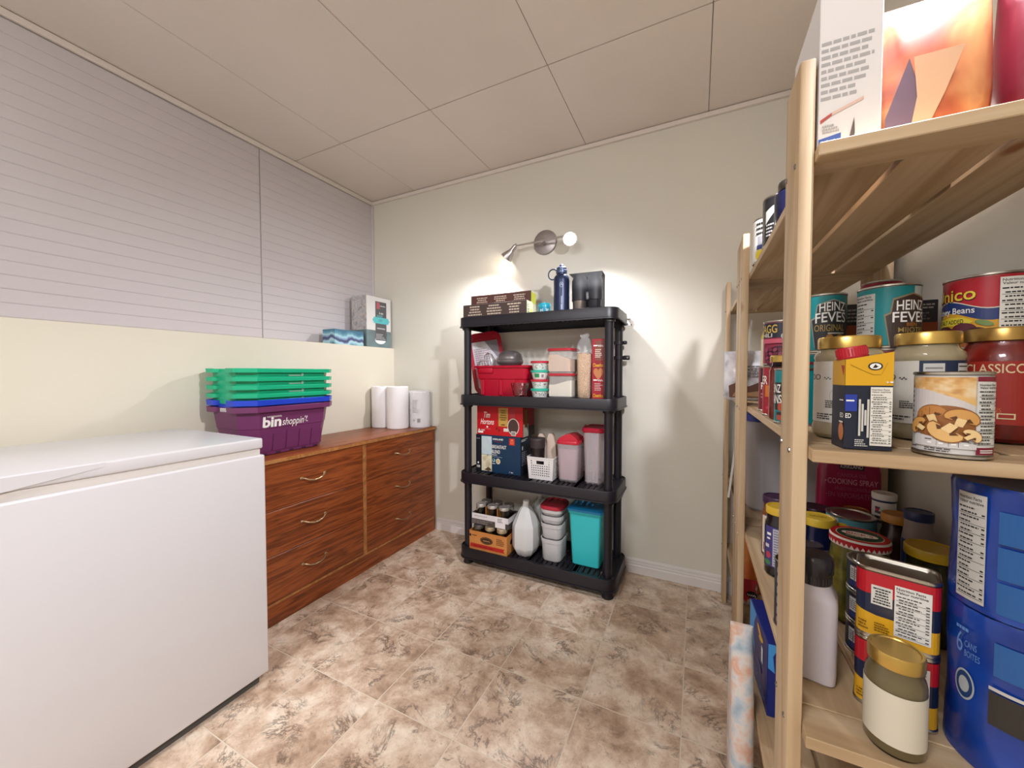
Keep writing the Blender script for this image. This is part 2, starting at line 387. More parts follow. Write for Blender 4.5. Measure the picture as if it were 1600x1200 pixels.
# ================================================================== chest freezer
f = root('chest_freezer', 'long white chest freezer with a flat lid, in front of the low wall', 'freezer', (-1.63, .802, 0))
box('body', -.28, .28, -1.75, 0, .035, .807, WHITEP, f, .006, 3)
box('lid', -.275, .276, -1.746, -.004, .829, .865, WHITEP, f, .006, 3)
box('gasket', -.268, .270, -1.738, -.010, .806, .8295, M('#dfd9d2', 0.6), f, .004, 2)
bm = bmesh.new()
loft_bm(bm, [[(.270, y, .862), (.270 + o, y, .862), (.270 + o, y, .862 - h), (.270, y, .862 - h)] for y, o, h in ((-.395, .0066, .010), (-.57, .011, .033), (-.95, .011, .033), (-1.12, .0066, .010))])
link('handle', mesh_of(bm), WHITEP, f)
box('base', -.255, .255, -1.72, -.02, 0, .04, M('#55524f', 0.7), f)

# ================================================================== walnut dresser
d = root('dresser', 'wide dark walnut six drawer dresser against the low cream wall', 'dresser', (-1.63, .885, 0))
X0, X1, LN = -.372, 0.0, 1.235
box('top', X0, X1 + .006, 0, LN, .701, .723, WAL['Y'], d, .003, 2)
box('top_edge', X1 + .0062, X1 + .009, .001, LN - .001, .7035, .7195, EDGE, d)
for y0, y1 in ((0.0, .018), (LN - .022, LN - .004)): box('side_panel', X0, X1 - .002, y0, y1, 0, .7008, WAL['Z'], d)
box('back_panel', X0, X0 + .008, .018, LN - .022, .02, .7, WAL['Y'], d)
box('stile', -.02, X1 - .001, .601, .623, .0955, .7006, EDGE, d)
box('rail', -.02, X1 - .001, .0185, LN - .0225, .0845, .0955, EDGE, d)
box('plinth', -.02, X1 + .001, .0185, LN - .0225, 0, .0843, WAL['Y'], d)
box('carcass', X0 + .01, -.045, .02, LN - .024, .03, .69, M('#2a160d', 0.8), d)
for y0, y1 in ((.0195, .5995), (.6245, 1.2115)):
    for z0, z1 in ((.0975, .2975), (.300, .494), (.4965, .6995)):
        dr = box('drawer', -.03, X1, y0, y1, z0, z1, WAL['Y'], d, .0015)
        cy = (y0 + y1) / 2 + (-.006); cz = (z0 + z1) / 2 + .004
        bm = bmesh.new()
        tube_bm(bm, [(.002, cy - .06, cz + .004), (.012, cy - .052, cz + .003), (.020, cy - .036, cz - .006), (.024, cy - .012, cz - .012), (.024, cy + .012, cz - .012), (.020, cy + .036, cz - .006), (.012, cy + .052, cz + .003), (.002, cy + .06, cz + .004)], [.004, .0042, .0032, .0040, .0040, .0032, .0042, .004], 8)
        for s in (-1, 1):
            bmesh.ops.create_uvsphere(bm, u_segments=10, v_segments=6, radius=.0075, matrix=Matrix.Translation((.002, cy + s * .06, cz + .004)) @ Matrix.Diagonal((.45, 1.25, .9, 1)))
        link('handle', mesh_of(bm), M('#b39a77', 0.32, 0.9), dr, smooth=60)

# ================================================================== nested shopping bins on the dresser
def bin_mesh(h, rim, t=.0024, lx=.33, ly=.475):
    """octagonal tapered crate, open on top, with a flanged rim that dips at the hand holds"""
    def octo(wx, wy, c, z):
        x, y = wx / 2, wy / 2
        return [(x, -y + c, z), (x, -y * .45, z), (x, y * .45, z), (x, y - c, z), (x - c, y, z), (.05, y, z), (.04, y, z), (-.04, y, z), (-.05, y, z), (-x + c, y, z),
                (-x, y - c, z), (-x, y * .45, z), (-x, -y * .45, z), (-x, -y + c, z), (-x + c, -y, z), (-.05, -y, z), (-.04, -y, z), (.04, -y, z), (.05, -y, z), (x - c, -y, z)]
    def dip(ring, dz, push=0.0):
        out = list(ring)
        for i in (6, 7): x, y, z = out[i]; out[i] = (x, y - push, z - dz)
        for i in (16, 17): x, y, z = out[i]; out[i] = (x, y + push, z - dz)
        return out
    def lip(ring, dz):
        out = list(ring)
        for i in (1, 2): x, y, z = out[i]; out[i] = (x, y, z - dz)
        return out
    s = lambda z: 1 - (h - z) * .16 / .30
    W = lambda z: lx - .028 - (h - z) * .30
    V = lambda z: ly - .034 - (h - z) * .30
    bm = bmesh.new()
    rings = [octo(W(0) - .02, V(0) - .02, .045, 0), octo(W(.004), V(.004), .05, .004), octo(W(h * .55), V(h * .55), .055, h * .55), octo(W(h * .55) + .004, V(h * .55) + .004, .055, h * .56), octo(W(h - rim), V(h - rim), .06, h - rim + .002),
             dip(octo(lx - .004, ly - .004, .062, h - rim), 0.0, .022), dip(lip(octo(lx, ly, .063, h), .004), .004, .022), dip(octo(lx - .006, ly - .006, .062, h), .004, .022),
             octo(W(h - rim) - 2 * t, V(h - rim) - 2 * t, .06, h - rim + .004), octo(W(h * .56) - 2 * t, V(h * .56) - 2 * t, .055, h * .56), octo(W(.004) - 2 * t, V(.004) - 2 * t, .05, .006)]
    loft_bm(bm, rings)
    return bm, W, V
BINX, BINY = -1.832, 1.138
PURP = paint('purple_bin_plastic', '#6c2f5c', '#713360', 0.42, 6, .05); GREEN = paint('green_bin_plastic', '#12ac7c', '#16b282', 0.4, 6, .04); BLUEB = paint('blue_bin_plastic', '#1c3fc0', '#2044c8', 0.4, 6, .04)
BH = .222
specs = [('purple', PURP, .723, 'purple plastic shopping bin with white lettering, lowest of the nested stack on the dresser'),
         ('blue', BLUEB, .7525, 'blue plastic shopping bin nested between the purple bin and the green bins'),
         ('green', GREEN, .780, 'lowest of the four green shopping bins, nested directly in the blue one'),
         ('green', GREEN, .8155, 'second green shopping bin counted up from the blue bin'),
         ('green', GREEN, .852, 'second green shopping bin counted down from the top of the stack'),
         ('green', GREEN, .889, 'topmost green shopping bin of the nested stack on the dresser')]
for k, (cn, mat, z, lab) in enumerate(specs):
    t = root('shopping_bin', lab, 'bin', (BINX, BINY, z), 0, 'nested shopping bins')
    bm, W, V = bin_mesh(BH, .018 if k > 1 else .024)
    link('body', mesh_of(bm), mat, t, smooth=30)
    if k == 0:
        # raised ribbed panels under an arched line, on the long and the near short side
        tl = math.atan2((W(.11) - W(.01)) / 2, .10)
        for i in range(5):
            u0 = -.155 + i * .062; bm = bmesh.new()
            def q(u, v): return ((W(v) / 2) + .0002, u, v)
            c = lambda u: .105 - .020 * ((u) / .155) ** 2
            ring = [q(u0 + .003, .020), q(u0 + .059, .020), q(u0 + .059, c(u0 + .059)), q(u0 + .031, c(u0 + .031)), q(u0 + .003, c(u0 + .003))]
            loft_bm(bm, [ring, [(x + .0025, y * 1.0, zz) for x, y, zz in ring]])
            link('rib_panel', mesh_of(bm), mat, t)
            box('slot', W(.008) / 2 - .002, W(.008) / 2 + .0006, u0 + .020, u0 + .042, .006, .014, M('#2b1226', 0.7), t)
        for i in range(3):
            u0 = -.095 + i * .066
            bm = bmesh.new(); ring = [(u0, -V(.02) / 2 - .0002, .02), (u0 + .058, -V(.02) / 2 - .0002, .02), (u0 + .058, -V(.09) / 2 - .0002, .09), (u0, -V(.09) / 2 - .0002, .09)]
            loft_bm(bm, [ring, [(x, y - .0025, zz) for x, y, zz in ring]]); link('rib_panel', mesh_of(bm), mat, t)
        sl = (W(.19) - W(.13)) / 2 / .06
        fm = lambda u, v, e: Vector((.1380 + (v - .1243) * .1242 + e + .0010, u, v))
        decal(t, fm, [T('bin', -.142, .128, .082, .048, WHITE, .035), T('shoppin', -.055, .120, .105, .044, WHITE, .004, .22), T("'!", .053, .140, .014, .024, WHITE, .01, .2), R(.062, .136, .070, .139, WHITE), scribble(-.125, .170, .065, .014, 9, WHITE, 4)], eps=.0004)
        decal(t, lambda u, v, e: Vector((u, -.475 / 2 + .0215 - e, v)), [R(-.036, .198, .036, .215, WHITE)] + smallprint(-.032, .201, .032, .212, 2, GREYINK), eps=.0006)
    else:
        zz = BH - .0335
        fm = lambda u, v, e: Vector((W(v) / 2 + e + .0005, u, v))
        if k >= 2: decal(t, fm, [scribble(-.025, zz - .001, .058, .011, 8, WHITE, 4 + k), R(.037, zz, .046, zz + .0125, WHITE), R(.0395, zz + .003, .0435, zz + .009, GREEN)], eps=.0004)

# ================================================================== paper towel rolls on the dresser
PAPERW = paint('paper_towel', '#efecec', '#f3f0f0', 0.9, 8, .3, 170)
def roll(x, y, r, h, lab):
    t = root('paper_towel_roll', lab, 'paper towel', (x, y, .723), 0, 'rolls on the dresser')
    rim = .004
    lathe('paper', [(.021, .001), (r - rim, 0), (r, rim), (r, h - rim), (r - rim, h), (.021, h - .001), (.021, .001)], PAPERW, t, 48)
    lathe('core', [(.0205, .001), (.0205, h - .001), (.018, h - .001), (.018, .001), (.0205, .001)], M('#b59a78', .8), t, 24)
    return t
roll(-1.935, 1.930, .064, .279, 'bare white paper towel roll nearest the shopping bins')
roll(-1.800, 1.940, .070, .279, 'bare white paper towel roll in front, middle of the three')
t = roll(-1.714, 2.060, .070, .245, 'wrapped shorter paper roll with a barcode, in the corner by the back wall')
lathe('wrapper', [(.02, .0005), (.0703, .0005), (.0706, .01), (.0706, .236), (.067, .2465), (.03, .2475), (.02, .2465)], M('#f3f1f4', 0.15, alpha=0.45), t, 40)
g = GREYINK
decal(t, cylmap(.0708, facing(-1.714, 2.06) - .3), [R(.004 + i * .0024, .035, .004 + i * .0024 + (.0016 if i % 3 else .0008), .062, g) for i in range(9)] + smallprint(-.03, .10, .02, .19, 7, M('#b9b5b4', .7), 5) + [EL(-.02, .05, .007, .008, M('#b9b5b4', .7))], .006)

# ================================================================== tissue boxes on the ledge
def wavy():
    m, nt, b = nodes_of('wavy_blue_print'); tc = N(nt, 'ShaderNodeTexCoord'); sp = N(nt, 'ShaderNodeSeparateXYZ'); L(nt, tc.outputs['Object'], sp.inputs[0])
    mp = N(nt, 'ShaderNodeMapping'); mp.inputs['Scale'].default_value = (11, 11, 4); L(nt, tc.outputs['Object'], mp.inputs[0])
    n = N(nt, 'ShaderNodeTexNoise', Scale=1.0, Detail=2.0); L(nt, mp.outputs[0], n.inputs['Vector'])
    a = N(nt, 'ShaderNodeMath', _operation='MULTIPLY_ADD'); L(nt, sp.outputs['Z'], a.inputs[0]); a.inputs[1].default_value = 10.0; L(nt, n.outputs[0], a.inputs[2])
    c = N(nt, 'ShaderNodeMath', _operation='MULTIPLY'); c.inputs[1].default_value = 0.62; L(nt, a.outputs[0], c.inputs[0])
    r = ramp(nt, [(.22, '#2a3f66'), (.34, '#8fc0cc'), (.42, '#b3d6da'), (.47, '#5f6f9a'), (.53, '#33304f'), (.58, '#6f86ad'), (.66, '#a5cfd6'), (.74, '#5c93a8'), (.84, '#3f6f88')]); L(nt, c.outputs[0], r.inputs[0]); L(nt, r.outputs[0], b.inputs['Base Color']); b.inputs['Roughness'].default_value = .45
    return m
WAVY = wavy()
FLOR = mottled('floral_grey_print', [(.32, '#6d6f78'), (.45, '#a59c9a'), (.52, '#c5b8ae'), (.60, '#8f98a2'), (.70, '#d9d3cf')], 26.0, .5, 4.0, 0, (1, 1, 1), 'Object', 1.2)
TEALG = mottled('teal_grey_print', [(.35, '#3f5a5c'), (.6, '#577677')], 12.0, .5, 2.0)
t = root('tissue_box', 'flat blue tissue box with wavy purple pattern, on the ledge', 'tissue box', (-2.022, 1.748, KZ))
box('carton', -.112, 0, -.113, .113, 0, .095, WAVY, t, .0015)
bm = bmesh.new(); poly_prism_bm(bm, [(-.056 + .022 * cos(a * pi / 8), .075 * sin(a * pi / 8)) for a in range(16)], .0950, .0956); link('opening_flap', mesh_of(bm), M('#86bccb', .5), t)
t = root('tissue_pack', 'bundle of three stacked tissue boxes with a black label, in the corner of the ledge', 'tissue box', (-2.022, 2.0, KZ))
box('carton', -.140, 0, -.113, .113, 0, .117, TEALG, t, .0015)
box('carton', -.140, 0, -.113, .113, .1175, .2345, FLOR, t, .0015)
box('carton', -.140, 0, -.113, .113, .235, .352, FLOR, t, .0015)
LB = M('#262528', .4); TQ = M('#2fb9bd', .45)
decal(t, right(.0004), [P([(-.113, .118), (-.113, .351), (.113, .351), (.113, .118)], M('#dcd8d4', .5)), EL(.012, .052, .05, .028, M('#eef0ee', .5)), R(-.034, .050, .070, .322, LB), R(-.050, .168, .088, .212, TQ), P([(.088, .205), (.100, .190), (.088, .175)], TQ), P([(-.050, .205), (-.062, .190), (-.050, .175)], TQ), R(-.022, .270, .006, .315, M('#b9283a', .45))]
      + [scribble(.008, .288, .05, .014, 6, WHITE, 3), T('2 ply', .0, .232, .04, .016, WHITE, .01)] + smallprint(-.02, .214, .06, .228, 2, TQ) + smallprint(-.005, .180, .045, .200, 2, M('#0f6f74', .5)) + [scribble(-.02, .128, .075, .016, 7, WHITE, 8)] + smallprint(-.03, .056, .064, .098, 4, M('#a9a8a6', .5)))
box('film', -.142, .0022, -.115, .115, .0006, .3545, M('#f2f4f5', .08, alpha=.10), t)
# ================================================================== black plastic rack
RX, RY = -.775, 1.952
t = root('plastic_shelf_rack', 'black four tier plastic shelf rack standing against the back wall', 'shelf rack', (RX, RY, 0))
HW, HD = .441, .168
PX, PY = .398, .123
SH = [(.042, .105), (.474, .530), (.912, .968), (1.346, 1.401)]
def tray(z0, z1):
    """moulded tier: skirt, flat border and a field of ribs with slots between"""
    bm = bmesh.new(); c = .055; th = .004
    o = [(x, y) for x, y in rrect(2 * HW, 2 * HD, c, 6)]; i_ = [(x, y) for x, y in rrect(2 * HW - .010, 2 * HD - .010, c - .005, 6)]
    fl = [(x, y) for x, y in rrect(2 * HW + .010, 2 * HD + .010, c + .005, 6)]
    a = [(x, y) for x, y in rrect(2 * HW - .11, 2 * HD - .07, .02, 6)]
    S = z1 - .007
    loft_bm(bm, [[(x, y, z0) for x, y in i_], [(x, y, z0) for x, y in fl], [(x, y, z0 + .006) for x, y in fl], [(x, y, z0 + .008) for x, y in o], [(x, y, z1 - .003) for x, y in o], [(x * .997, y * .994, z1) for x, y in o], [(x, y, z1) for x, y in i_],
                 [(x, y, S) for x, y in rrect(2 * HW - .016, 2 * HD - .016, c - .008, 6)], [(x, y, S) for x, y in a], [(x, y, S - .012) for x, y in a], [(x, y, S - .005) for x, y in rrect(2 * HW - .012, 2 * HD - .012, c - .006, 6)]], False, False)
    n = 28; wx = 2 * HW - .11; wy = 2 * HD - .07
    for k in range(n):
        x = -wx / 2 + (k + .5) * wx / n
        if k % 9 == 4: bbox(bm, x - wx / n * .5, x + wx / n * .5, -wy / 2 - .002, wy / 2 + .002, S - .012, S)
        bbox(bm, x - wx / n * .31, x + wx / n * .31, -wy / 2 - .002, wy / 2 + .002, S - .010, S)
    for y in (-.05, 0, .05): bbox(bm, -wx / 2, wx / 2, y - .006, y + .006, S - .0115, S - .0008)
    for x in (-PX, PX):
        for y in (-PY, PY): lathe_bm(bm, [(.029, z0 - .012), (.029, S - .001), (.024, S + .002), (0, S + .002)], 16, x, y)
    return bm
for k, (z0, z1) in enumerate(SH): link('shelf', mesh_of(tray(z0, z1)), BLACKP, t, smooth=40)
for (z0, z1) in zip([s[1] - .006 for s in SH[:-1]], [s[0] + .01 for s in SH[1:]]):
    for x in (-PX, PX):
        for y in (-PY, PY): lathe('post', [(.0, z0), (.0215, z0), (.0215, z0 + .02), (.0208, z0 + .025), (.0208, z1 - .03), (.0225, z1 - .02), (.0225, z1), (0, z1)], BLACKP, t, 20, (x, y, 0))
for x in (-PX, PX):
    for y in (-PY, PY): lathe('foot', [(0, 0), (.024, 0), (.029, .006), (.024, .026), (.026, .045), (0, .045)], M('#151418', .5), t, 20, (x, y, 0))
for z, k in ((1.252, 0), (1.172, 1)):
    bm = bmesh.new(); lathe_bm(bm, [(.0212, z - .010), (.0262, z - .009), (.0262, z + .009), (.0212, z + .010)], 20, PX, PY)
    if k: bbox(bm, PX + .022, PX + .058, PY - .006, PY + .006, z - .012, z + .012, .004, 2)
    else: lathe_bm(bm, [(0, z - .011), (.011, z - .008), (.013, z), (.011, z + .008), (0, z + .011)], 12, PX + .031, PY)
    link('strap_clip', mesh_of(bm), M('#1b1a1f', .45), t, smooth=40)
lathe('rivet', [(0, 0), (.004, 0), (.004, .002), (0, .002)], STEEL, t, 10, (PX + .046, PY - .0062, 1.172), (pi / 2, 0, 0))
bm = bmesh.new(); bbox(bm, .446, .462, .1775, .1795, 1.345, 1.392, .0008); bbox(bm, .430, .447, .165, .1795, 1.384, 1.390)
link('wall_anchor', mesh_of(bm), M('#d9d5d0', .5), t)
lathe('anchor_screw', [(0, 0), (.004, 0), (.004, .003), (0, .003)], M('#3a3838', .5), t, 10, (.454, .1775, 1.352), (pi / 2, 0, 0))
T1, T2, T3, T4 = 1.394, .961, .523, .098

# ---------- top tier
BRN = M('#4a3a35', .55); BRN2 = M('#57362f', .55); CREAM = M('#c9b7a4', .6)
for lab, y0, y1, h, bm_, x0, x1, sd in (('dark brown carton with columns of pale print, in front on the top tier', 1.84, 1.92, .084, BRN, -1.21, -.812, 3), ('reddish brown carton standing behind the front one, taller, on the top tier', 1.96, 2.03, .160, BRN2, -1.232, -.838, 9)):
    t = root('printed_carton', lab, 'box', ((x0 + x1) / 2, (y0 + y1) / 2, T1), 0, 'cartons on the rack top')
    w = x1 - x0; dd = y1 - y0
    box('carton', -w / 2, w / 2, -dd / 2, dd / 2, 0, h, bm_, t, .001)
    it = []
    for c in range(3): it += smallprint(-w / 2 + .03 + c * w * .31, h * .05 if h < .1 else .09, -w / 2 + .03 + c * w * .31 + w * .24, h * .93, 5 if h < .1 else 5, CREAM, sd + c, True)
    decal(t, front(-dd / 2), it)
    yl = M('#d8dd4e', .5)
    decal(t, right(w / 2), [R(-dd / 2, 0, dd / 2, h, M('#dfe0c0', .5))] + ([R(-dd / 2, .09, dd / 2, .15, yl)] if h > .1 else [T('C', -.03, .05, .02, .016, INK), EL(.02, .03, .012, .016, yl)] + smallprint(-.03, .02, .005, .045, 2, M('#8a8a60', .5))))
t = root('blue_tub', 'small round turquoise tub with white lettering beside the brown cartons', 'tub', (-.735, 1.90, T1))
lathe('tub', [(0, 0), (.030, 0), (.033, .012), (.0335, .045), (0, .045)], M('#1593b0', .35), t, 32)
lathe('lid', [(.0345, .045), (.0352, .056), (.031, .066), (.015, .070), (0, .0705), (0, .045), (.0345, .045)], M('#27a5bd', .3), t, 32)
decal(t, cylmap(.034, facing(-.735, 1.9)), [T('pc', -.024, .016, .018, .018, WHITE, .01), T('30', .006, .018, .018, .018, WHITE, .01)], .004)
# water bottle
t = root('water_bottle', 'tall navy steel water bottle with a ring carry handle on the lid', 'bottle', (-.638, 1.895, T1))
NAVY = M('#27304c', .35, .35)
lathe('body', [(0, 0), (.038, 0), (.041, .004), (.041, .175), (.039, .192), (.031, .204), (.024, .208), (.024, .214), (0, .214)], NAVY, t, 40)
lathe('lid', [(.0255, .212), (.029, .214), (.029, .228), (.026, .231), (.026, .242), (.022, .246), (.012, .248), (.012, .256), (.009, .259), (0, .259), (0, .212), (.0255, .212)], M('#4c5772', .35, .4), t, 32)
tube('carry_ring', [(-.046 + .025 * cos(a * pi / 10), -.004, .213 + .027 * sin(a * pi / 10)) for a in range(20)], .0038, M('#39415a', .35, .4), t, 8, True)
a0 = facing(-.638, 1.895)
decal(t, cylmap(.041, a0 + .1), [EL(-.005, .148, .010, .014, M('#8a93a6', .4)), EL(-.005, .148, .0075, .011, NAVY), P([(-.011, .142), (-.005, .157), (.001, .142), (-.005, .149)], M('#aab2c2', .4)), R(-.007, .022, -.001, .050, M('#aab2c2', .4)), R(-.006, .053, -.002, .090, M('#aab2c2', .4))], .004)
# two tumblers in a display box
t = root('tumbler_box', 'clear fronted box with two black travel tumblers on the rack top', 'box', (-.505, 1.905, T1), .06)
W_, Dd, H_ = .164, .09, .196
bm = bmesh.new(); bbox(bm, -W_ / 2, W_ / 2, Dd / 2 - .002, Dd / 2, 0, H_); bbox(bm, -W_ / 2, W_ / 2, -Dd / 2, Dd / 2, 0, .002); bbox(bm, -W_ / 2, W_ / 2, -Dd / 2, Dd / 2, H_ - .002, H_)
link('box_shell', mesh_of(bm), M('#2e2c2e', .5), t)
bm = bmesh.new(); bbox(bm, -W_ / 2, -W_ / 2 + .0008, -Dd / 2, Dd / 2, .002, H_ - .002); bbox(bm, W_ / 2 - .0008, W_ / 2, -Dd / 2, Dd / 2, .002, H_ - .002); bbox(bm, -W_ / 2, W_ / 2, -Dd / 2, -Dd / 2 + .0008, .002, H_ - .002)
link('window', mesh_of(bm), M('#2c2e33', .08, alpha=.07), t)
for s in (-1, 1):
    tm = lathe('tumbler', [(0, .004), (.030, .004), (.032, .010), (.035, .10), (.036, .13), (0, .13)], M('#8f837a', .3, .8) if s < 0 else M('#2a2a30', .3, .4), t, 28, (s * .039, -.004, 0))
    lathe('sleeve', [(.0335, .062), (.0375, .064), (.038, .146), (.0335, .148)], M('#232227', .5), tm, 28)
    lathe('lid', [(.0375, .146), (.038, .165), (.033, .176), (.030, .188), (0, .190), (0, .146)], M('#1d1c20', .4), tm, 28)
decal(t, front(-Dd / 2), [R(-W_ / 2, 0, W_ / 2, .012, M('#1f1e20', .5)), scribble(-.035, .012, .060, .012, 8, WHITE, 5, .2), scribble(.004, .06, .012, .06, 4, M('#9fa0a4', .4), 2)])

# ---------- second tier
RED = M('#b4032a', .38); REDL = M('#c02038', .35)
TX, TY = -.985, 1.988
t = root('red_tote', 'open red storage tote on the left of the second tier', 'tote', (TX, TY, T2))
secs = [(.27, .20, .03, .002), (.285, .215, .035, 0), (.315, .225, .035, .095), (.330, .235, .035, .098), (.345, .243, .035, .158), (.376, .262, .04, .160), (.378, .264, .04, .168), (.372, .258, .038, .172), (.340, .236, .033, .168), (.322, .222, .03, .10), (.274, .204, .028, .006)]
bm = bmesh.new(); rrtub_bm(bm, [secs[1]] + secs[2:], True, True); link('tub', mesh_of(bm), RED, t, smooth=30)
box('handle', -.140, -.045, -.128, -.112, .128, .1598, RED, t, .006, 2)
for x in (-.115, .0, .10): box('rib', x - .010, x + .010, -.1195, -.106, .004, .094, RED, t, .004, 1)
t = root('tote_lid', 'red tote lid with a printed sheet in it, leaning upright inside the red tote', 'lid', (-1.115, 2.015, T2 + .012), 0)
LR = (radians(-6), radians(-9), radians(30))
w2, h2 = .205, .372
bm = bmesh.new()
out = rrect(w2, h2, .045, 5); inn = rrect(w2 - .045, h2 - .055, .03, 5)
loft_bm(bm, [[(x, .012, y + h2 / 2) for x, y in out], [(x, -.010, y + h2 / 2) for x, y in out], [(x, -.010, y + h2 / 2 - .004) for x, y in inn], [(x, .004, y + h2 / 2 - .004) for x, y in inn]])
ld = link('rim', mesh_of(bm), RED, t, rot=LR, smooth=30)
o = box('sheet', -.082, .082, -.006, -.002, .035, .318, M('#d9d6da', .6), t, 0, 1, (0, 0, 0), LR)
decal(o, front(-.006), smallprint(-.07, .15, .03, .28, 10, M('#b79aa6', .6), 4) + [P([(.0, .318), (.082, .318), (.082, .18)], M('#8b868c', .6))])
t = root('whisk', 'steel wire balloon whisk standing in the red tote beside the leaning lid', 'whisk', (-1.055, 1.945, T2 + .01), 0)
WR = (radians(6), radians(-10), 0)
bm = bmesh.new()
for k in range(5):
    a = k * pi / 5
    tube_bm(bm, [(r * cos(a), r * sin(a), z) for r, z in ((.004, .05), (.016, .10), (.032, .165), (.034, .20), (.022, .232), (0, .242), (-.022, .232), (-.034, .20), (-.032, .165), (-.016, .10), (-.004, .05))], .0014, 5)
link('wires', mesh_of(bm), STEEL, t, rot=WR, smooth=60)
lathe('handle', [(0, 0), (.009, .002), (.010, .03), (.006, .06), (0, .062)], STEEL, t, 12, rot=WR)
t = root('grey_bowl', 'dark grey metal bowl turned upside down in the red tote', 'bowl', (-.99, 2.0, T2 + .012))
lathe('bowl', [(.050, .0), (.060, .16), (.074, .172), (.079, .180), (.079, .192), (.074, .198), (.073, .206), (.066, .226), (.050, .243), (.028, .248), (0, .249), (0, .244), (.05, .238), (.068, .20), (.055, .16), (.045, .0)], M('#857d7c', .35, .6), t, 40)
t = root('glass_bowl', 'small cut glass bowl in front of the red tote', 'bowl', (-.843, 1.826, T2))
bm = bmesh.new(); n = 32
prof = [(0, 0, 0), (.031, 0, 0), (.034, .004, .0), (.039, .026, .002), (.043, .044, .0), (.047, .064, .002), (.050, .078, .001), (.048, .078, 0), (.041, .05, 0), (.033, .012, 0), (0, .008, 0)]
rings = []
for r, z, f_ in prof:
    rings.append([(max(r, .0005) * cos(2 * pi * i / n) * (1 + (f_ / .06 if i % 2 else 0)), max(r, .0005) * sin(2 * pi * i / n) * (1 + (f_ / .06 if i % 2 else 0)), z) for i in range(n)])
loft_bm(bm, rings); link('bowl', mesh_of(bm), glassy('cut_glass', '#f1e6e8', .03, 1.45), t)
for k, (lc, lab) in enumerate((('#2fb59a', 'lowest round snack container with a mint lid, in the stack by the tote'), ('#c2283c', 'round snack container with a red lid, second from the bottom of the stack'), ('#2fb59a', 'round snack container with a mint lid, just under the top one'), ('#c2283c', 'topmost round snack container with a red lid, beside the canisters'))):
    t = root('snack_container', lab, 'container', (-.747, 1.868, T2 + k * .0485), 0, 'stacked snack containers')
    lathe('tub', [(0, 0), (.034, 0), (.037, .004), (.044, .034), (.045, .037), (.043, .037), (.041, .033), (.034, .004), (0, .003)], M('#dfe3df', .35), t, 32)
    lathe('lid', [(.046, .036), (.050, .037), (.050, .0465), (.047, .048), (0, .0478), (0, .037), (.046, .036)], M(lc, .4), t, 32)
    rr = random.Random(k); gg = [M('#5a4a3a', .5), M('#6d8d5a', .5), M('#a8463f', .5)]
    its = [] if k != 2 else [R(-.03, .010, -.004, .030, M('#2c8f57', .5)), R(.002, .006, .026, .032, M('#e8e8e2', .5))] + [R(.007 + i * .0022, .010, .0083 + i * .0022, .026, INK) for i in range(6)]
    if k != 2:
        for q in range(26): u = rr.uniform(-.045, .045); v = rr.uniform(.009, .031); its.append(EL(u, v, rr.uniform(.0015, .004), .0015, gg[q % 3], 8, rr.uniform(0, 3)))
        its.sort(key=lambda i: i[0].name)
    decal(t, (lambda u, v, e: Vector(((.0361 + .28 * (v - .002) + e) * cos(facing(-.747, 1.868) + u / .041), (.0361 + .28 * (v - .002) + e) * sin(facing(-.747, 1.868) + u / .041), v))), its, .006, .0006)
# canisters
def canister(lab, z, fillcol, fillpts, rzc):
    t = root('canister', lab, 'canister', (-.628, 1.905, z), rzc, 'square canisters with red lids')
    bm = bmesh.new(); secs = [(.116, .116, .014, 0), (.126, .126, .016, .008), (.128, .128, .018, .116), (.124, .124, .016, .116), (.121, .121, .014, .010), (.10, .10, .012, .004)]
    rrtub_bm(bm, secs); link('jar', mesh_of(bm), M('#e6e2de', .08, alpha=.22), t, smooth=30)
    bm = bmesh.new(); rrtub_bm(bm, [(.122, .122, .018, .114), (.140, .140, .024, .116), (.140, .140, .024, .123), (.134, .134, .022, .128), (.11, .11, .016, .128), (.10, .10, .014, .124)]); link('lid', mesh_of(bm), M('#b02a36', .35), t, smooth=30)
    bm = bmesh.new(); n = 9; g = [[None] * n for _ in range(n)]
    for i in range(n):
        for j in range(n): g[i][j] = bm.verts.new((-.0595 + .119 * i / (n - 1), -.0595 + .119 * j / (n - 1), fillpts(i / (n - 1), j / (n - 1))))
    b = [[bm.verts.new((-.0595 + .119 * i / (n - 1), -.0595 + .119 * j / (n - 1), .011)) for j in range(n)] for i in range(n)]
    for i in range(n - 1):
        for j in range(n - 1): bm.faces.new((g[i][j], g[i + 1][j], g[i + 1][j + 1], g[i][j + 1])); bm.faces.new((b[i][j], b[i][j + 1], b[i + 1][j + 1], b[i + 1][j]))
    for i in range(n - 1):
        for A in (0, n - 1): bm.faces.new((g[i][A], g[i + 1][A], b[i + 1][A], b[i][A])); bm.faces.new((g[A][i], g[A][i + 1], b[A][i + 1], b[A][i]))
    link('contents', mesh_of(bm), fillcol, t)
canister('lower square canister of white sugar under a red lid', T2, mottled('sugar', [(.3, '#e3dcc8'), (.7, '#ebe5d4')], 60, .8), lambda a, b: .070 + .022 * min(1, max(0, (a - .25) * 1.6)), .02)
canister('upper square canister of beige flour under a red lid', T2 + .1285, mottled('flour', [(.3, '#cfac90'), (.7, '#d9b89c')], 50, .8), lambda a, b: .086 - .02 * (a - .3) + .014 * (1 - b) * (1 - abs(a - .4) * 2), -.06)
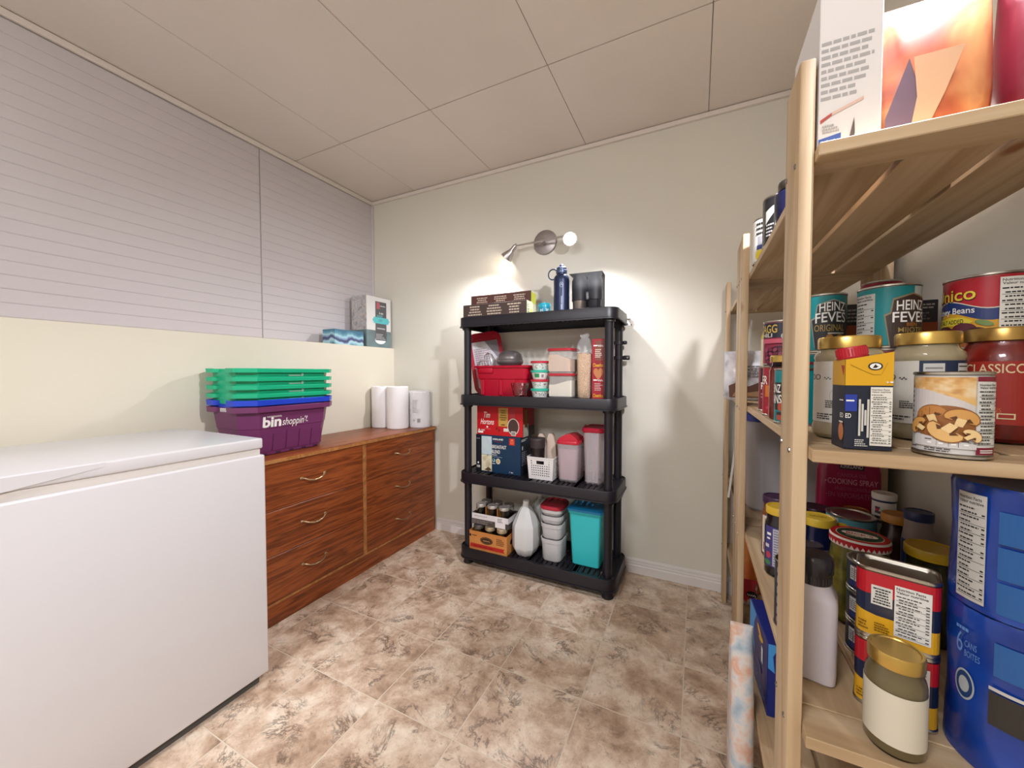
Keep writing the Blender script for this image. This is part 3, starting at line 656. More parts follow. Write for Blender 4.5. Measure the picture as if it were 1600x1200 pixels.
# bag of oats
t = root('oats_bag', 'tall clear bag of rolled oats tied at the top, beside the canisters', 'bag', (-.5135, 1.895, T2), .1)
OATS = mottled('rolled_oats', [(.30, '#9a7350'), (.45, '#c0966c'), (.58, '#d2ad85'), (.70, '#e3c8a6')], 240.0, .8, 2.0, .6)
def wob(w, d, z, seed, amp=.004):
    r = random.Random(seed); return [(x * (1 + r.uniform(-amp, amp) * 18), y * (1 + r.uniform(-amp, amp) * 18), z + r.uniform(-amp, amp)) for x, y in rrect(w, d, min(w, d) * .35, 4)]
bm = bmesh.new(); loft_bm(bm, [wob(.052, .05, .001, 1), wob(.062, .07, .008, 2), wob(.064, .072, .06, 3), wob(.070, .076, .13, 4), wob(.076, .078, .19, 5), wob(.074, .074, .222, 6), wob(.05, .05, .231, 7)]); link('oats', mesh_of(bm), OATS, t, smooth=60)
bm = bmesh.new(); loft_bm(bm, [wob(.058, .056, 0, 1), wob(.068, .076, .007, 2), wob(.069, .077, .06, 3), wob(.075, .081, .13, 4), wob(.081, .083, .19, 5), wob(.080, .078, .235, 6), wob(.075, .06, .27, 8, .006), wob(.055, .035, .295, 9, .008), wob(.03, .02, .308, 10), wob(.045, .018, .325, 11, .008)]); link('bag', mesh_of(bm), M('#eceef2', .1, alpha=.13), t, smooth=60)
# cereal carton
t = root('cereal_box', 'dark red cereal box with yellow lettering, at the right post of the second tier', 'box', (-.406, 1.972, T2))
CR = M('#9c1d2b', .45); YL = M('#e0a82c', .45)
box('carton', -.062, -.004, -.110, .075, 0, .298, CR, t, .0012)
decal(t, front(-.110), [R(-.046, .19, -.005, .288, M('#7d463a', .5)), R(-.048, .150, -.005, .192, M('#8a2228', .5)), P([(-.030 + .024 * sin(a) ** 3, .128 + .0022 * (13 * cos(a) - 5 * cos(2 * a) - 2 * cos(3 * a) - cos(4 * a))) for a in [i * pi / 14 for i in range(28)]], M('#b9784a', .5)), T('Cheerios', -.056, .160, .050, .018, YL, .02), T('Cheerios', -.056, .010, .050, .018, YL, .02), R(-.054, .262, -.036, .268, WHITE), scribble(-.034, .258, .028, .016, 3, WHITE, 4)] + smallprint(-.046, .205, -.006, .25, 5, M('#d8c8b8', .5), 7) + [R(-.054, .092, -.036, .098, WHITE), scribble(-.034, .088, .028, .016, 3, WHITE, 6)] + smallprint(-.048, .042, -.006, .082, 5, M('#c9a9a0', .5), 8))

# ---------- third tier
NV = M('#123350', .45); NVD = M('#12141f', .45)
t = root('coffee_box', 'navy carton of breakfast blend coffee pods with a beach picture, on the third tier', 'box', (-1.008, 1.955, T3))
cw, cd, ch = .285, .150, .214
box('carton', -cw / 2, cw / 2, -cd / 2, cd / 2, 0, ch, NV, t, .001)
SKYP = mottled('beach_picture', [(.2, '#d9dcd2'), (.5, '#b9cdd6'), (.8, '#dfe4e2')], 14, .5, 3, 0, (1, 1, .6)); SANDP = mottled('sand_picture', [(.3, '#cfc59f'), (.55, '#e2dcc2'), (.75, '#b9ab84')], 22, .5, 4)
decal(t, front(-cd / 2), [R(-cw / 2, 0, -.105, ch, NVD), R(-.105, .100, -.038, ch - .008, SKYP), R(-.105, .006, -.038, .100, SANDP), R(-.105, .099, -.038, .1015, M('#7c8c86', .5)), P([(-.085, .012), (-.062, .030), (-.046, .022), (-.040, .012), (-.06, .006)], M('#5e4630', .5)), R(-.068, .092, -.062, .102, M('#6a7468', .5)),
    R(.073, .166, .108, .204, M('#c4231f', .5)), R(.080, .172, .101, .190, M('#e2704a', .5)), R(.083, .178, .098, .181, M('#c4231f', .5)), R(.083, .184, .098, .186, M('#c4231f', .5)), R(.083, .193, .098, .198, M('#f0a060', .5)), T('KIRKLAND', -.030, .188, .066, .010, WHITE, .025), R(-.02, .178, .03, .181, M('#8e2b35', .5)), T('BREAKFAST', -.036, .140, .092, .020, WHITE, .008), T('BLEND', -.036, .112, .052, .020, WHITE, .008), T('ORGANIC', -.036, .099, .034, .008, WHITE, .01), R(-.034, .091, .03, .093, M('#9fb0ba', .5)),
    EL(.004, .068, .014, .016, M('#dcd9cc', .5)), EL(.004, .068, .008, .010, M('#c9a95a', .5)), EL(-.024, .072, .010, .010, M('#9cc0c4', .5)), EL(-.026, .074, .005, .006, NV), R(-.034, .052, -.014, .055, WHITE), T('1 kg', .075, .008, .024, .010, WHITE, .02), T('100', -.136, .022, .022, .014, WHITE, .02), EL(-.126, .050, .005, .006, WHITE), scribble(-.138, .188, .024, .008, 4, M('#b9bcc0', .5), 3)])
decal(t, right(cw / 2), [R(-cd / 2, 0, cd / 2, ch, M('#1c2432', .5)), EL(-.05, .150, .006, .012, WHITE)] + smallprint(-.06, .05, .04, .13, 8, M('#8d949e', .5), 3) + smallprint(-.065, .185, .03, .20, 2, WHITE, 5))
TR = M('#c0141d', .42)
t = root('coffee_carton', 'bright red coffee carton with white script, stacked on the navy carton', 'box', (-.998, 1.96, T3 + ch))
tw, td, th_ = .292, .158, .168
box('carton', -tw / 2, tw / 2, -td / 2, td / 2, 0, th_, TR, t, .001)
SCR = WHITE
decal(t, front(-td / 2), [T('Tim', -.100, .098, .040, .034, SCR, .004, .3), T('Hortons', -.122, .060, .088, .032, SCR, .004, .3), EL(-.078, .046, .006, .006, SCR, 6), R(-.094, .034, -.056, .0365, M('#d8767a', .5)), R(-.005, .054, .055, .158, M('#c29a4a', .5))] + smallprint(.003, .085, .047, .150, 5, M('#6f4a1e', .5), 3, True) + [R(.012, .060, .036, .066, M('#6f2a12', .5)), R(.064, .09, .100, .155, M('#b4313a', .5)), EL(.088, .056, .036, .046, M('#d9d2c8', .4), 28), EL(.088, .056, .032, .041, M('#4a3430', .4), 28), R(.028, .026, .056, .044, M('#dcd6cd', .4)), R(.075, .006, .104, .030, M('#e6e2da', .5)), EL(-.015, .040, .006, .008, M('#7a1512', .5)), EL(.0, .030, .006, .008, M('#7a1512', .5)),
    R(-.138, .010, -.104, .020, SCR), P([(-.137, .022), (-.131, .036), (-.125, .022)], SCR), T('100', -.120, .022, .026, .009, SCR, .01)] + [R(.078 + i * .003, .009, .0798 + i * .003, .027, INK) for i in range(8)])
decal(t, right(tw / 2), [R(-td / 2, .055, td / 2, th_, M('#9e1a24', .45)), R(-td / 2, 0, td / 2, .055, M('#2a1a1c', .5)), R(-.075, .0, -.005, .07, M('#b9b4a8', .5)), R(-.06, .05, -.02, .15, M('#8a5a26', .5))])
# white basket with holes
t = root('plastic_basket', 'small white plastic basket with rows of square holes on the third tier', 'basket', (-.742, 1.925, T3))
bw, bd, bh = .150, .135, .118
BW = M('#e4e0de', .45)
def panel(bm, w0, w1, h, n, rows, handle):
    """perforated wall: returns quads as boxes in a u,v grid; taper from w0 at the foot to w1 at the brim"""
    def X(u, v): return u * (w0 + (w1 - w0) * v / h) / w0
    vs = sorted(set([0, .012] + [.020 + k * .0125 + d_ for k in range(rows) for d_ in (0, .006)] + [h - .008, h]))
    vs = [v for v in vs if v <= h]; us = [-w0 / 2]
    st = (w0 - .03) / n
    for k in range(n): us += [-w0 / 2 + .015 + k * st + st * .22, -w0 / 2 + .015 + k * st + st * .78]
    us.append(w0 / 2); out = []
    for i in range(len(us) - 1):
        for j in range(len(vs) - 1):
            hole_u = i % 2 == 1; mid = (vs[j] + vs[j + 1]) / 2; um = (us[i] + us[i + 1]) / 2
            inrow = any(.020 + k * .0125 - 1e-6 <= vs[j] and vs[j + 1] <= .026 + k * .0125 + 1e-6 for k in range(rows))
            if handle and abs(um) < w0 * .17 and h - .034 < mid < h - .014: continue
            if handle and abs(um) < w0 * .27 and mid > h - .042: pass
            elif hole_u and inrow and mid < h - .012: continue
            out.append([(X(us[i], vs[j]), vs[j]), (X(us[i + 1], vs[j]), vs[j]), (X(us[i + 1], vs[j + 1]), vs[j + 1]), (X(us[i], vs[j + 1]), vs[j + 1])])
    return out
bm = bmesh.new()
for ang, w0, off, hnd in ((0, bw - .016, bd / 2 - .008, True), (pi / 2, bd - .016, bw / 2 - .008, False), (pi, bw - .016, bd / 2 - .008, True), (-pi / 2, bd - .016, bw / 2 - .008, False)):
    rot = Matrix.Rotation(ang, 4, 'Z')
    for q in panel(bm, w0, w0 + .016, bh, 9, 7, hnd):
        f0 = [rot @ Vector((u, -off - .008 * v / bh, v)) for u, v in q]; f1 = [rot @ Vector((u * .985, -off - .008 * v / bh + .002, v)) for u, v in q]
        loft_bm(bm, [f0, f1])
bbox(bm, -bw / 2 + .008, bw / 2 - .008, -bd / 2 + .008, bd / 2 - .008, 0, .003)
bmesh.ops.remove_doubles(bm, verts=bm.verts[:], dist=1e-5)
link('basket', mesh_of(bm), BW, t)
bm = bmesh.new(); a = rrect(bw + .006, bd + .006, .012, 3); b = rrect(bw - .006, bd - .006, .008, 3)
loft_bm(bm, [[(x, y, bh - .004) for x, y in b], [(x, y, bh - .004) for x, y in a], [(x, y, bh + .002) for x, y in a], [(x, y, bh + .002) for x, y in b], [(x, y, bh - .004) for x, y in b]], False, False); link('brim', mesh_of(bm), BW, t)
t = root('travel_mug', 'black travel mug with a wide lid standing in the white basket', 'mug', (-.772, 1.901, T3 + .0035))
lathe('cup', [(0, 0), (.032, 0), (.034, .003), (.040, .165), (0, .165)], M('#2a2324', .2, .2), t, 32)
lathe('lid', [(.039, .160), (.0405, .162), (.0415, .198), (.0418, .208), (.039, .213), (0, .211), (0, .160), (.039, .160)], M('#3a3132', .5), t, 32)
KR = mottled('kraft_paper', [(.3, '#b98e68'), (.7, '#c79d78')], 30, .8)
for dx_, dy_, rz_, lab in ((-.026, .008, .04, 'left stack of brown paper coffee filters in the white basket'), (.031, -.002, -.03, 'right stack of brown paper coffee filters in the white basket')):
    t = root('coffee_filters', lab, 'coffee filters', (-.742 + dx_, 1.968, T3 + .004), rz_, 'filters in the basket')
    for s, c in ((0, KR), (1, M('#d8c4b4', .8))):
        bm = bmesh.new(); hh = .232 - (.0 if dx_ > 0 else .004); y0, y1 = ((-.016, -.002) if s else (-.0015, .013))
        sil = [(x_ * .7, z_) for x_, z_ in ((-.026, 0), (.030, 0), (.038, .10), (.034, .16), (.016, .212), (0, hh), (-.024, hh - .002), (-.040, .20), (-.040, .12))]
        loft_bm(bm, [[(x, y0, z) for x, z in sil], [(x, y1, z) for x, z in sil]]); link('paper_stack', mesh_of(bm), c, t)
# two juice pitchers
CLP = M('#d9cfd2', .25, alpha=.32)
def pitcher(lab, x, y, w, dd, h, lidc, peaked):
    t = root('pitcher', lab, 'pitcher', (x, y, T3), .0, 'tall clear pitchers with red lids')
    rrtub('body', [(w * .74, dd * .8, .014, 0), (w * .84, dd * .9, .02, .010), (w * .97, dd, .022, h), (w * .94, dd * .97, .020, h), (w * .80, dd * .86, .018, .012), (w * .7, dd * .76, .014, .004)], CLP, t)
    if peaked:
        rrtub('contents', [(w * .78, dd * .84, .018, .014), (w * .90, dd * .93, .02, h - .032)], M('#b98b93', .5), t)
        bm = bmesh.new(); rrtub_bm(bm, [(w * .99, dd * 1.01, .024, h - .006), (w * 1.0, dd * 1.03, .024, h + .004), (w * .96, dd * 1.0, .024, h + .010)]); link('lid', mesh_of(bm), M('#c2283a', .35), t, smooth=30)
        bm = bmesh.new(); sil = [(-.44, .008), (.44, .008), (.40, .022), (.12, .046), (-.1, .044), (-.40, .022)]
        loft_bm(bm, [[(a * w, -dd * .40, h + b) for a, b in sil], [(a * w * .9, dd * .42, h + b * .85) for a, b in sil]]); link('flap', mesh_of(bm), M('#c2283a', .35), t)
    else:
        for i, (xx, c) in enumerate(((-.012, '#b9868c'), (.004, '#a8747c'), (.016, '#b0a0a8'), (-.02, '#8f98ae'))):
            tube('straw', [(xx, -.02 + i * .02, .012), (xx + .012 - i * .006, -.01 + i * .012, h - .02)], .0045, M(c, .4), t, 8)
        bm = bmesh.new(); rrtub_bm(bm, [(w * 1.02, dd * 1.01, .018, h - .006), (w * 1.08, dd * 1.05, .02, h), (w * 1.08, dd * 1.05, .02, h + .010), (w * 1.02, dd * .99, .018, h + .017), (w * .9, dd * .9, .016, h + .017), (w * .86, dd * .86, .014, h + .013)]); link('lid', mesh_of(bm), M('#a3142e', .35), t, smooth=30)
pitcher('pink drink pitcher with a peaked red flap lid', -.598, 1.952, .122, .165, .205, 0, True)
pitcher('taller clear pitcher with a flat dark red lid, holding straws', -.468, 1.968, .108, .165, .272, 0, False)
t = root('orange_scoop', 'small orange plastic scoop sticking up behind the two pitchers', 'scoop', (-.545, 2.075, T3))
bm = bmesh.new(); tube_bm(bm, [(-.004, 0, 0), (-.002, 0, .12), (0, -.002, .235), (.004, -.004, .262)], [.010, .010, .016, .015], 10); tube_bm(bm, [(-.016, 0, .225), (-.018, -.004, .262), (-.008, -.004, .276), (.004, -.004, .270)], .006, 8)
link('scoop', mesh_of(bm), M('#cf4418', .45), t, smooth=60)

# ---------- bottom tier
CARD = mottled('orange_cardboard', [(.3, '#bf7a3a'), (.7, '#cf8b48')], 14, .75)
t = root('jar_case', 'orange cardboard case of preserving jars, lowest at the left of the rack', 'box', (-1.030, 1.862, T4), 0)
jw, jd, jh = .238, .125, .105
bm = bmesh.new(); a = rrect(jw, jd, .003, 1); b = rrect(jw - .006, jd - .006, .002, 1)
loft_bm(bm, [[(x, y, 0) for x, y in a], [(x, y, jh) for x, y in a], [(x, y, jh) for x, y in b], [(x, y, .004) for x, y in b]]); link('case', mesh_of(bm), CARD, t)
BK = M('#2a1c14', .6)
decal(t, front(-jd / 2), [EL(-.006, .062, .040, .020, BK), EL(-.006, .062, .036, .016, M('#8a5a30', .6)), EL(-.006, .062, .033, .0135, BK), scribble(-.028, .056, .044, .013, 5, M('#cf9a60', .6), 3, .15), P([(-.112, .014), (-.108, .036), (.108, .036), (.100, .026), (.108, .014)], M('#b3261c', .6)), EL(-.110, .080, .006, .008, BK)] + smallprint(-.098, .078, -.055, .086, 1, BK) + smallprint(.056, .050, .106, .088, 4, M('#6f4a26', .6), 4) + smallprint(-.09, .019, .095, .031, 1, M('#8a1410', .6)))
decal(t, right(jw / 2), [EL(0, .06, .022, .014, BK)])
def mason(lab, x, y, z, lidc, tall=.128, inverted=False):
    t = root('mason_jar', lab, 'jar', (x, y, z), 0, 'empty preserving jars in the two cases')
    lathe('glass', [(0, 0), (.026, 0), (.0285, .005), (.0292, tall * .68), (.029, tall * .80), (.027, tall * .86), (.027, tall * .97), (.024, tall * .97), (.024, tall * .86), (.0265, tall * .66), (.0265, .008), (0, .005)], GLASS, t, 20)
    lathe('lid', [(.0278, tall * .87), (.0292, tall * .87), (.0292, tall), (.028, tall + .002), (0, tall + .0015), (0, tall * .98), (.0282, tall * .97), (.0282, tall * .87)], M(lidc, .35, .6), t, 24)
names = ['left end', 'middle', 'right end']
for i in range(3):
    for j in range(2):
        mason(('front' if j == 0 else 'rear') + ' jar at the ' + names[i] + ' of the orange case', -1.030 + (i - 1) * .074, 1.862 + (j - .5) * .0592, T4 + .0045, '#b9a98a' if i else '#6a6460')
t = root('jar_tray', 'white rimmed tray of preserving jars stacked on the orange case', 'box', (-1.030, 1.890, T4 + .1360), .0)
ww, wd = .232, .130
bm = bmesh.new(); a = rrect(ww, wd, .003, 1); b = rrect(ww - .005, wd - .005, .002, 1)
loft_bm(bm, [[(x, y, 0) for x, y in a], [(x, y, .062) for x, y in a], [(x, y, .062) for x, y in b], [(x, y, .003) for x, y in b]]); link('tray', mesh_of(bm), M('#4a423e', .6), t)
decal(t, front(-wd / 2), [R(-ww / 2, .030, ww / 2, .0618, M('#dedadb', .5)), R(.035, -.0, .098, .0618, M('#e6e2e2', .5))] + smallprint(.05, .03, .09, .055, 3, GREYINK) + smallprint(-.10, .045, -.01, .05, 1, GREYINK, 6) + smallprint(-.11, .004, .02, .026, 3, M('#8a827c', .6), 2))
decal(t, right(ww / 2), [R(-wd / 2, .030, wd / 2, .0618, M('#d6d2d3', .5))])
for i in range(3):
    for j in range(2):
        mason(('front' if j == 0 else 'rear') + ' jar at the ' + names[i] + ' of the white tray', -1.030 + (i - 1) * .074, 1.890 + (j - .5) * .061, T4 + .1395, '#c2bdb6' if j == 0 else '#8a8682', .105)
    box('divider', (i - 1) * .074 + .036, (i - 1) * .074 + .038, -.045, .03, .004, .098, CARD, t) if i < 2 else None
JUG = M('#e3e4e2', .3, trans=.0, sss=.0)
def jug(lab, x, y, rz, mat):
    t = root('vinegar_jug', lab, 'jug', (x, y, T4), rz, 'clouded plastic jugs')
    w = .128; d = .15
    def oc(k, z, c=.034): 
        a, b = w * k / 2, d * k / 2; c = c * k
        return [(a, -b + c, z), (a, b - c, z), (a - c, b, z), (-a + c, b, z), (-a, b - c, z), (-a, -b + c, z), (-a + c, -b, z), (a - c, -b, z)]
    bm = bmesh.new(); loft_bm(bm, [oc(.62, 0), oc(.74, .008), oc(.96, .040), oc(1.0, .050), oc(1.0, .155), oc(.96, .168), oc(.62, .225), oc(.42, .252), oc(.27, .262), oc(.25, .275)]); link('body', mesh_of(bm), mat, t, smooth=25)
    lathe('cap', [(0, .274), (.017, .274), (.0175, .276), (.0175, .290), (.016, .292), (0, .292)], M('#dcdad4', .5), t, 20)
jug('translucent white jug standing in front, between the jar cases and the tubs', -.836, 1.890, -.08, M('#d6d8d6', .3))
jug('second translucent jug standing behind the front jug', -.814, 2.043, .0, M('#c9cac6', .3, alpha=.85))
def tub(lab, z, h, body, rimc, ww=.120, dd=.155, lid=None, fill=None):
    t = root('food_tub', lab, 'container', (-.682, 1.925, z), .0, 'stacked oblong food tubs')
    rrtub('tub', [(ww * .82, dd * .85, .03, 0), (ww * .88, dd * .9, .034, .006), (ww * .94, dd * .95, .036, h - .022), (ww * 1.0, dd, .038, h - .020), (ww * 1.02, dd * 1.01, .038, h), (ww * .96, dd * .96, .036, h), (ww * .84, dd * .86, .03, .010)], body, t)
    if lid: rrtub('lid', [(ww * 1.02, dd * 1.01, .038, h - .004), (ww * 1.08, dd * 1.05, .040, h), (ww * 1.08, dd * 1.05, .040, h + .012), (ww * 1.0, dd * .99, .036, h + .018), (ww * .92, dd * .92, .03, h + .018), (ww * .88, dd * .88, .03, h + .012)], lid, t)
    if fill: rrtub('contents', [(ww * .84, dd * .87, .032, .011), (ww * .88, dd * .9, .034, h * .55)], fill, t)
CL = M('#d9d8d8', .3, alpha=.75)
tub('lowest white food tub of the stack beside the teal bin', T4, .118, CL, 0, fill=M('#a9b0b8', .5))
tub('middle white food tub of the stack beside the teal bin', T4 + .1185, .080, CL, 0)
tub('upper white food tub under the red lidded one', T4 + .199, .042, CL, 0)
tub('topmost food tub with a dark red lid, beside the teal bin', T4 + .2415, .036, CL, 0, lid=M('#b02a3c', .35))
t = root('tall_bin', 'tall teal plastic bin with a blue lid, at the right of the bottom tier', 'bin', (-.502, 1.955, T4), 0)
TL = M('#36bcc0', .35, sss=.0)
rrtub('bin', [(.130, .135, .012, 0), (.142, .145, .014, .006), (.168, .172, .016, .272), (.178, .182, .018, .274), (.180, .184, .018, .285), (.174, .178, .016, .286), (.162, .166, .014, .27), (.136, .14, .01, .01)], TL, t)
rrtub('lid', [(.174, .178, .016, .284), (.186, .190, .020, .286), (.186, .190, .020, .296), (.150, .172, .016, .304), (.140, .165, .014, .304)], M('#1c7fb4', .3), t)
for x in (-.04, 0, .04): lathe('dimple', [(0, .303), (.011, .303), (.010, .306), (.006, .3045), (0, .3045)], M('#3f9ac4', .25), t, 14, (x, .02, 0))
# ================================================================== wall sconce with two spot heads
SILV = M('#b9b2ae', .28, .9)
t = root('wall_sconce', 'brushed steel wall light with two lamp heads above the black rack', 'wall lamp', (-.819, YB, 1.867))
lathe('wall_plate', [(0, 0), (.070, 0), (.073, .004), (.070, .012), (.05, .018), (0, .020)], M('#a29a98', .38, .8), t, 40, rot=(pi / 2, 0, 0))
lathe('stem', [(0, .015), (.010, .015), (.010, .070), (0, .072)], SILV, t, 16, (0, 0, -.012), (pi / 2, 0, 0))
tube('arm', [(-.150, -.070, -.018), (.150, -.070, -.006)], .0055, SILV, t, 12)
def head(p, tgt):
    o = root_part = D.objects.new('lamp_head', None)
    p = Vector(p); z = (Vector(tgt) - p).normalized()
    q = z.to_track_quat('Z', 'Y').to_euler()
    COL.objects.link(o); o.parent = t; o.location = p; o.rotation_euler = q; o.empty_display_size = .02
    lathe('shade', [(0, -.042), (.012, -.042), (.014, -.036), (.014, -.012), (.018, -.002), (.036, .044), (.0365, .048), (.034, .046), (.016, .0), (.011, -.01), (0, -.012)], SILV, o, 28)
    lathe('bulb', [(0, .006), (.014, .008), (.026, .036), (.020, .042), (0, .044)], M('#fff4e2', .3, emit=40.0), o, 20)
    bm = bmesh.new(); tube_bm(bm, [(0, 0, -.030), (0, 0, -.052)], .009, 12); link('swivel', mesh_of(bm), SILV, o, smooth=50)
head((-.192, -.072, -.046), (-.30, -.060, -.145))
head((.176, -.090, -.022), (.215, -.190, -.095))

# ================================================================== pine shelving units along the right wall
SHZ = [.26, .60, .99, 1.39]
XF, XB_ = .139, .447
def shelf_unit(lab, ya, yb, posts):
    t = root('pine_shelf_unit', lab, 'shelf unit', ((XF + XB_) / 2, (ya + yb) / 2, 0), 0, 'pine shelving units')
    ox, oy = (XF + XB_) / 2, (ya + yb) / 2
    for x0, x1 in ((XF - .0182, XF - .0002), (XB_ + .0002, XB_ + .0182)):
        for (p0, p1) in posts:
            po = box('post', x0 - ox, x1 - ox, p0 - oy, p1 - oy, 0, 1.512, PINE['Z'], t, .003, 2)
            if x0 < XF:
                for z in SHZ:
                    for yy, dz in ((p0 + .018, -.010), (p1 - .012, -.0055)):
                        lathe('screw', [(.004, 0), (.0036, .0015), (.002, .0022), (0, .0022)], M('#8d867e', .35, .9), po, 8, (x0 - ox, yy - oy, z + dz), (0, -pi / 2, 0))
    for k, z in enumerate(SHZ):
        y0, y1 = ya, yb
        for a, b in ((y0, y0 + .062), (y1 - .062, y1)):
            box('batten', XF - ox, XB_ - ox, a - oy, b - oy, z - .0178, z - .0012, PINE['X'], t, .0012)
        for x0, x1 in ((XF, .2360), (.2440, .3390), (.3470, XB_)):
            box('plank', x0 - ox, x1 - ox, y0 + .0626 - oy, y1 - .0626 - oy, z - .016, z, PINE['Y'], t, .001)
    return t
shelf_unit('nearest pine shelf unit on the right, holding the large cans and jars', .622, 1.4325, ((.642, .727), (1.347, 1.432)))
shelf_unit('second pine shelf unit in the corner by the back wall', 1.4345, 2.112, ((1.435, 1.520), (2.026, 2.111)))

# ================================================================== food on the shelves
def can(lab, x, y, z, r, h, lcol, group=None, name='tin_can', cat='can', metal=TIN, rough=.35, top=None):
    t = root(name, lab, cat, (x, y, z), 0, group)
    lathe('tin', [(0, .002), (r - .004, .002), (r - .003, 0), (r, .0008), (r, .0035), (r - .0016, .005), (r - .0016, h - .005), (r, h - .0035), (r, h - .0008), (r - .0015, h), (r - .003, h - .001), (r - .0035, h - .004), (r * .8, h - .004), (r * .76, h - .0025), (r * .55, h - .0025), (r * .5, h - .0035), (0, h - .0035)], top or metal, t, 48)
    lathe('label', [(r - .0015, .0052), (r - .0008, .0054), (r - .0008, h - .0054), (r - .0015, h - .0052)], lcol if not isinstance(lcol, str) else M(lcol, rough), t, 48)
    return t, cylmap(r - .0008, facing(x, y))
TEAL = '#0f7f84'
KEY = M('#2b2c2c', .4); KEYO = M('#8e8f88', .4); GOLDT = M('#a68a4c', .4); BEAN = M('#a8702f', .4)
def keystone(u, v, w, h, c1=KEY, c2=KEYO):
    a = lambda s: [(u - w * .40 * s, v), (u - w * .50 * s, v + h * .62), (u - w * .40 * s, v + h * .66), (u - w * .36 * s, v + h * .92), (u, v + h * 1.02), (u + w * .36 * s, v + h * .92), (u + w * .40 * s, v + h * .66), (u + w * .50 * s, v + h * .62), (u + w * .40 * s, v)]
    b = [(p[0] * 1, p[1] + h * .03) for p in a(1.06)]
    return [P(b, c2), P(a(1.0), c1)]
# --- middle shelf, near unit: lower row of supporting cans first
t, m = can('tall lower teal bean can under the original beans can, behind the left cream sauce jar', .245, 1.03, .99, .0378, .144, TEAL)
decal(t, m, [R(-.038, .075, .02, .082, M('#a9b8b6', .4)), R(-.038, .118, .02, .124, M('#7a2a2c', .4)), R(-.034, .028, .02, .072, KEY), T('N', -.031, .054, .012, .014, WHITE, .02), T('N', -.031, .032, .012, .012, WHITE, .02)], .006)
t, m = can('upper bean can with a black keystone label reading original, next to the near post', .245, 1.03, 1.134, .0378, .122, TEAL)
decal(t, m, keystone(.015, .006, .072, .098) + [T('HEINZ', -.008, .083, .046, .018, WHITE, .012, 0, 0, .002), T('FEVES', -.0145, .060, .054, .021, WHITE, .012, 0, 0, .002), T('ORIGINAL', -.016, .043, .052, .014, GOLDT, .01), R(.006, .037, .036, .040, M('#b9b6a8', .4))] + [EL(.000 + i * .009, .026 + (i % 2) * .006, .0055, .0045, BEAN, 12) for i in range(4)], .004)
t, m = can('small teal bean can peeping out left of the near post on the middle shelf', .178, .915, .99, .0378, .110, TEAL)
decal(t, m, [R(-.046, .028, -.022, .082, KEY), T('HEINZ', -.064, .062, .036, .016, WHITE, .012), T('BEANS', -.068, .040, .042, .018, WHITE, .012), R(-.037, .008, .0, .022, M('#a84a3a', .4)), R(-.037, .018, .0, .024, M('#3a2a26', .4)), EL(-.028, .034, .006, .008, M('#b04a35', .4))], .004)
t, m = can('red soup can with an orange band, under the chili can on the middle shelf', .179, 1.075, .99, .0378, .118, '#9e2430')
decal(t, m, [R(-.036, .045, .020, .072, M('#c9712f', .4)), R(.004, .004, .030, .118 - .006, M('#1d3238', .4)), R(-.036, .045, .020, .072, M('#c9712f', .4)), T('ER', -.050, .074, .021, .020, WHITE, .012)] + [EL(-.028 + i * .006, .020 + (i % 3) * .008, .0045, .004, M('#c2385a', .4), 10) for i in range(6)], .004)
t, m = can('chili can with gold letters on navy, stacked on the orange banded soup can', .179, 1.075, 1.1085, .038, .103, '#8e2344')
decal(t, m, [R(-.050, .063, .03, .0965, M('#1d2333', .4)), T('STAGG', -.064, .074, .054, .019, M('#c9a94e', .4), .015), T('CHILI', -.060, .0645, .040, .009, M('#d9d2c4', .4), .015), EL(.004, .066, .007, .007, M('#aeb6bb', .4)), EL(-.004, .018, .034, .026, M('#451a2a', .4)), ] + [EL(-.030 + (i % 7) * .009, .008 + (i // 7) * .009, .0046, .0036, M('#8f3a58' if i % 2 else '#6b2438', .4), 10, i) for i in range(28)] + [R(-.036, .050, .03, .060, M('#c0566c', .4))], .004)
t, m = can('dark red can with white letters, behind the orange banded soup can', .186, 1.196, .99, .0378, .118, '#7c2230')
decal(t, m, [R(-.037, .076, -.010, .112, M('#241f24', .4)), T('R', -.036, .058, .014, .018, WHITE, .012), R(-.036, .044, -.016, .047, M('#b98a92', .4)), R(-.036, .036, -.016, .039, M('#b98a92', .4))], .004)
t = root('sauce_jar', 'red sauce jar with a gold lid, between the soup can and the small teal can', 'jar', (.176, .995, .99))
lathe('glass', [(0, 0), (.030, 0), (.033, .004), (.033, .105), (.028, .118), (.0275, .126), (.0, .126)], GLASS, t, 32)
lathe('contents', [(0, .003), (.0295, .003), (.031, .006), (.031, .104), (.027, .112), (0, .112)], M('#8d2a1c', .4), t, 32)
lathe('lid', [(.029, .124), (.0315, .124), (.0318, .136), (.030, .1385), (0, .138), (0, .13), (.029, .128), (.029, .124)], GOLDLID, t, 36)
t = root('milk_carton', 'narrow cream carton with a yellow spout behind the chili can', 'carton', (.205, 1.29, .99), .15)
box('carton', -.034, .034, -.03, .03, 0, .20, M('#e6dfc0', .5), t, .002)
bm = bmesh.new(); loft_bm(bm, [[(-.034, -.03, .2), (.034, -.03, .2), (.034, .03, .2), (-.034, .03, .2)], [(-.034, -.001, .228), (.034, -.001, .228), (.034, .001, .228), (-.034, .001, .228)]]); link('gable', mesh_of(bm), M('#d9c948', .5), t)
